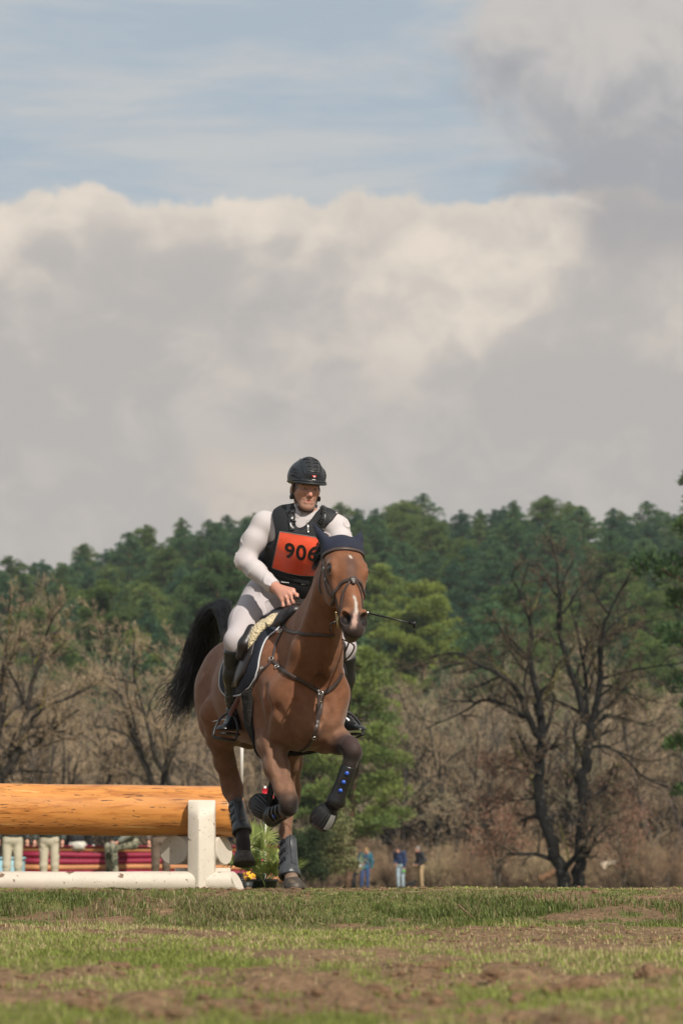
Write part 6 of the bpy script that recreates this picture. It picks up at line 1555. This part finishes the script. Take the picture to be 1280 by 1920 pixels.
lid = MB(); lid.box((c[0], Y, .515), (.36, .32, .02)); l_ = lid.build('lid', o.data.materials[0], o, False); tag(o, 'light blue painted crate under the left end of the orange log', 'crate')

# ------------------------------------------------------------------ spectators
CM = {}
def cmat(c, rough=.85):
    k = tuple(round(x, 3) for x in c)
    if k not in CM: CM[k] = mat('cloth_' + '_'.join(str(int(x * 1000)) for x in k), c, rough, var=.12, vscale=7, bump=.3, bscale=16, bdist=.01)
    return CM[k]
def spectator(label, px, Y, face, h=1.75, jacket=(.02, .03, .06), trousers=(.3, .25, .18), hair=(.05, .035, .025), lean=0, head_down=0, pose=None, camo=False, hem=.84, coat=None, hair_len=0, sit=None):
    loc = gl(px, Y); s = h / 1.75; ca, sa = math.cos(face), math.sin(face)
    p = dict(hip=(.09, 0, .92), knee=(.10, -.02, .50), ank=(.10, .02, .08), sho=(.19, 0, 1.43), elb=(.25, .03, 1.16), hand=(.25, -.08, .95)); J = {}
    for k, v in p.items():
        for sg, nm in ((-1, 'L'), (1, 'R')): J[k + nm] = V(v[0] * sg, v[1], v[2])
    for k, v in (pose or {}).items(): J[k] = V(*v)
    def T(v):
        x, y, z = v
        if z > .95: y, z = y - (z - .95) * math.sin(lean), .95 + (z - .95) * math.cos(lean)
        x, y, z = x * s, y * s, z * s
        return V(loc[0] + x * ca - y * sa, loc[1] + x * sa + y * ca, loc[2] + .05 + z)
    W = {k: T(v) for k, v in J.items()}; neck = T((0, 0, 1.48)); pel = (W['hipL'] + W['hipR']) / 2 + V(0, 0, .03); chest = T((0, .01, 1.28)); hc = T((0, -.03 - head_down * .08, 1.62 - head_down * .05))
    fw = unit(V(sa, -ca, -head_down * .7)); sd = V(ca, sa, 0); e = empty('person', loc, label, 'person'); AX = np.array([sd, unit(np.cross(V(0, 0, 1), sd)), V(0, 0, 1)])
    def base(sh, o, which):
        if 't' in which: sh.ell(chest, (.17 * s + o, .115 * s + o, .20 * s + o), AX, k=.05); sh.ell((chest + pel) / 2, (.155 * s + o, .11 * s + o, .18 * s + o), AX, k=.05); sh.rc(W['shoL'], W['shoR'], .065 * s + o, .065 * s + o, k=.05)
        if 'a' in which:
            for n in 'LR': sh.chain([W['sho' + n], W['elb' + n], W['hand' + n]], [.058 * s + o, .045 * s + o, .030 * s + o], k=.03)
        if 'p' in which: sh.ell(pel, (.16 * s + o, .12 * s + o, .13 * s + o), AX, k=.05)
        if 'l' in which:
            for n in 'LR': sh.chain([W['hip' + n], W['knee' + n], W['ank' + n]], [.085 * s + o, .060 * s + o, .042 * s + o], k=.03)
    b = Shape(); base(b, -.012, 'tapl'); b.rc(neck - V(0, 0, .04), hc, .052, .055, k=.03); b.ell(hc, (.074, .092, .115), AX, k=.02); b.rc(hc + fw * .06 - V(0, 0, .03), hc + fw * .07 - V(0, 0, .075), .045, .030, k=.02); b.rc(hc + fw * .09 + V(0, 0, .01), hc + fw * .108 - V(0, 0, .022), .008, .013, k=.01)
    for n in 'LR':
        a = W['elb' + n]; c = W['hand' + n]; d = unit(c - a); b.rc(c, c + d * .07, .030, .030, k=.02)
        for q in (-.022, -.007, .008, .022): b.rc(c + d * .07 + sd * q, c + d * .125 + sd * q * 1.2 - V(0, 0, .01), .009, .008, k=.01)
        b.rc(c + d * .03, c + d * .075 + fw * .035, .012, .009, k=.01)
    v, q = b.mesh(.014); add_mesh('body', v, q, MT['skin'], e, True, np.ones((len(v), 3)) * V(.50, .25, .18))
    tr_ = Shape(); base(tr_, .010, 'pl'); tr_.mods.append(folds(7, .012, 3)); v, q = tr_.mesh(.015); add_mesh('trousers', v, q, MT['camo'] if camo else cmat(trousers), e)
    jk = Shape(); base(jk, .024, 'ta')
    if hem < 1: jk.ell(pel + V(0, 0, (hem - .80) * s), (.175 * s, .145 * s, .12 * s), AX, k=.06)
    for n in 'LR':
        d = unit(W['hand' + n] - W['elb' + n]); jk.rc(W['hand' + n] + d * .075, W['hand' + n] + d * .16, .075, .08, k=.006, op='-')
    jk.rc(neck - V(0, 0, .02), neck + V(0, 0, .03), .075, .07, k=.02); jk.rc(neck + V(0, 0, .06), neck + V(0, 0, .2), .075, .10, k=.01, op='-'); jk.mods.append(folds(8, .014, 6))
    v, q = jk.mesh(.015); add_mesh('jacket', v, q, cmat(jacket, .7), e)
    hr_ = Shape(); hr_.ell(hc - fw * .012 + V(0, 0, .022), (.084, .098, .112), AX, k=.02)
    if hair_len: 
        for n in (-1, 1): hr_.rc(hc + sd * n * .07, hc + sd * n * .085 - V(0, 0, hair_len), .035, .03, k=.03)
        hr_.rc(hc - fw * .05, hc - fw * .06 - V(0, 0, hair_len), .06, .05, k=.03)
    hr_.ell(hc + fw * .085 - V(0, 0, .035), (.062, .075, .078), AX, k=.02, op='-'); v, q = hr_.mesh(.012); add_mesh('hair', v, q, cmat(hair), e)
    for n in 'LR':
        sh = Shape(); a = W['ank' + n]; sh.rc(a, a - V(0, 0, .03), .05, .05, k=.02); sh.rc(a - V(0, 0, .035), a - V(0, 0, .045) + V(sa, -ca, 0) * .16, .040, .034, k=.02); v, q = sh.mesh(.013); add_mesh('shoe', v, q, cmat((.03, .025, .02)), e)
    return e, W, T
MT['camo'] = mat('camouflage_cloth', (.22, .21, .15), .9, var=.1, vscale=6, spots=[((.06, .07, .045), 9, .50, .02), ((.30, .27, .20), 7, .56, .02), ((.10, .07, .045), 12, .60, .02)])
# in front of the wood
e, W, T = spectator('person with blond hair in teal coat and blue trousers, leftmost of three by the wood', 684, 139, R(12), 1.68, (.02, .13, .20), (.03, .07, .20), (.42, .28, .13), lean=.12, head_down=.5, hair_len=.14,
    pose=dict(elbL=(-.30, -.02, 1.18), handL=(-.16, -.18, 1.06), elbR=(.30, .02, 1.15), handR=(.27, .02, .86), ankL=(-.16, .02, .08), kneeL=(-.14, -.03, .5)), hem=.75)
jp = Shape(); c = T((0, -.105, 1.22)); jp.ell(c, (.085, .06, .24), k=.02); v, q = jp.mesh(.015); add_mesh('jumper', v, q, cmat((.03, .035, .085)), e)
bg = MB(); c = T((-.22, -.24, .93)); bg.lathe(c - V(0, 0, .08), V(-.3, 0, 1), [(0, 0), (.01, .05), (.08, .075), (.16, .05), (.18, 0)], 14, sx=.7); bgo = bg.build('white_bag', cmat((.5, .5, .5)), None); tag(bgo, 'small white bag held by the person in the teal coat', 'bag')
e, W, T = spectator('person in navy jacket and pale jeans looking down, middle of three by the wood', 750, 140, R(-25), 1.76, (.016, .032, .095), (.36, .46, .54), (.03, .02, .018), lean=.22, head_down=1.0,
    pose=dict(elbR=(.24, -.02, 1.12), handR=(.19, -.10, .86), elbL=(-.22, .0, 1.12), handL=(-.12, -.16, 1.0)), hem=.92)
gb = MB(); c = T((.20, -.13, .69)); gb.lathe(c - V(0, 0, .05), V(0, 0, 1), [(0, 0), (.01, .035), (.05, .055), (.09, .035), (.10, 0)], 14); gbo = gb.build('green_ball', mat('bright_green', (.10, .62, .06), .5), None); tag(gbo, 'bright green toy dangling from the hand of the person in the navy jacket', 'toy')
spectator('grey haired person in black jacket and tan trousers, rightmost of three by the wood', 787, 140.5, R(-62), 1.74, (.018, .018, .024), (.42, .30, .17), (.22, .20, .19), lean=.10, head_down=.4,
    pose=dict(handL=(-.15, -.20, 1.0), handR=(.16, -.18, .98), elbR=(.27, .08, 1.15)), hem=.80)
def dog(label, px, Y, s, face, sit, col):
    loc = V(*gl(px, Y)); d = Shape(); f = V(math.sin(face), -math.cos(face), 0); sd_ = V(math.cos(face), math.sin(face), 0); U = V(0, 0, 1); B = loc + U * .05
    def q_(a, b, c): return B + (f * a + sd_ * b + U * c) * s
    if sit:
        d.rc(q_(-.22, 0, .16), q_(.06, 0, .42), .15 * s, .125 * s, k=.05); d.rc(q_(.08, 0, .45), q_(.15, 0, .60), .085 * s, .07 * s, k=.04)
        for n in (-1, 1): d.rc(q_(-.16, n * .11, .14), q_(.02, n * .13, .05), .10 * s, .045 * s, k=.04); d.chain([q_(.10, n * .07, .36), q_(.12, n * .07, .18), q_(.13, n * .07, .02), q_(.18, n * .07, .01)], [.055 * s, .035 * s, .028 * s, .025 * s], k=.02)
        hd = q_(.18, 0, .64)
    else:
        d.rc(q_(-.25, 0, .34), q_(.18, 0, .36), .11 * s, .13 * s, k=.05); d.rc(q_(.20, 0, .40), q_(.30, 0, .50), .075 * s, .065 * s, k=.04)
        for n in (-1, 1):
            d.chain([q_(.18, n * .07, .30), q_(.18, n * .07, .16), q_(.19, n * .07, .02)], [.055 * s, .032 * s, .026 * s], k=.02); d.chain([q_(-.26, n * .07, .32), q_(-.20, n * .07, .20), q_(-.30, n * .07, .11), q_(-.27, n * .07, .02)], [.075 * s, .045 * s, .028 * s, .026 * s], k=.02)
        hd = q_(.34, 0, .53)
    d.ell(hd, (.075 * s,) * 3, k=.03); d.rc(hd + f * .05 * s - U * .01 * s, hd + f * .17 * s - U * .04 * s, .045 * s, .028 * s, k=.03)
    for n in (-1, 1): d.rc(hd + sd_ * n * .05 * s + U * .05 * s, hd + sd_ * n * .075 * s + U * .11 * s, .025 * s, .010 * s, k=.015)
    tl0 = q_(-.34, 0, .12 if sit else .38); d.chain([tl0, tl0 - f * .14 * s - U * .04 * s, tl0 - f * .26 * s + U * .02 * s], [.035 * s, .028 * s, .012 * s], k=.02)
    e = empty('dog', loc, label, 'dog'); v, q = d.mesh(.014); add_mesh('body', v, q, cmat(col), e)
dog('black dog sitting at the left of the person in the teal coat', 659, 138.5, .95, R(60), True, (.012, .012, .014))
dog('small low black dog in the grass between the navy and the black jacket', 769, 139.5, .55, R(70), False, (.014, .014, .016))
# behind the orange log
spectator('person in beige trousers and dark jacket, first from the left under the orange log', 27, 59, R(8), 1.72, (.022, .026, .024), (.46, .42, .32), hem=.90)
spectator('person in beige trousers and dark green jacket, second from the left under the orange log', 96, 60, R(-6), 1.72, (.030, .042, .034), (.46, .41, .31), hem=.92)
spectator('person in cream trousers sitting on the far pole fence under the orange log', 148, 66.0, R(160), 1.70, (.03, .03, .035), (.60, .57, .50), hem=.98,
    pose=dict(kneeL=(-.16, -.40, .86), kneeR=(.16, -.40, .86), ankL=(-.16, -.42, .45), ankR=(.16, -.42, .45)))
spectator('person in camouflage trousers sitting on the far pole fence under the orange log', 250, 65.4, R(-70), 1.74, (.16, .17, .14), (.2, .2, .15), lean=.5, camo=True, hem=.98,
    pose=dict(kneeL=(-.14, -.44, .88), kneeR=(.14, -.42, .86), ankL=(-.14, -.42, .42), ankR=(.14, -.36, .36), handL=(-.18, -.30, .98), handR=(.2, -.3, .98)))
spectator('person in brown camouflage standing beside the white cross log, seen under the orange log', 303, 61.5, R(20), 1.74, (.08, .06, .045), (.12, .085, .06), hem=.95)
# ------------------------------------------------------------------ haze : a closed box of faint air round the whole scene
hz = MB(); hz.box((0, 275, 60), (420, 345, 64.5))
hm_ = bpy.data.materials.new('air'); hm_.use_nodes = True; nt = hm_.node_tree; nt.nodes.clear()
o_ = nt.nodes.new('ShaderNodeOutputMaterial'); pv = nt.nodes.new('ShaderNodeVolumePrincipled'); pv.inputs['Density'].default_value = .00020; pv.inputs['Color'].default_value = (.80, .90, 1.0, 1); pv.inputs['Anisotropy'].default_value = .3
nt.links.new(pv.outputs[0], o_.inputs['Volume'])
hzo = hz.build('haze', hm_, None, False); tag(hzo, 'faint bluish haze in the air between the field and the hill', None, None, 'stuff')
sc.cycles.volume_max_steps = 64; sc.cycles.volume_bounces = 0
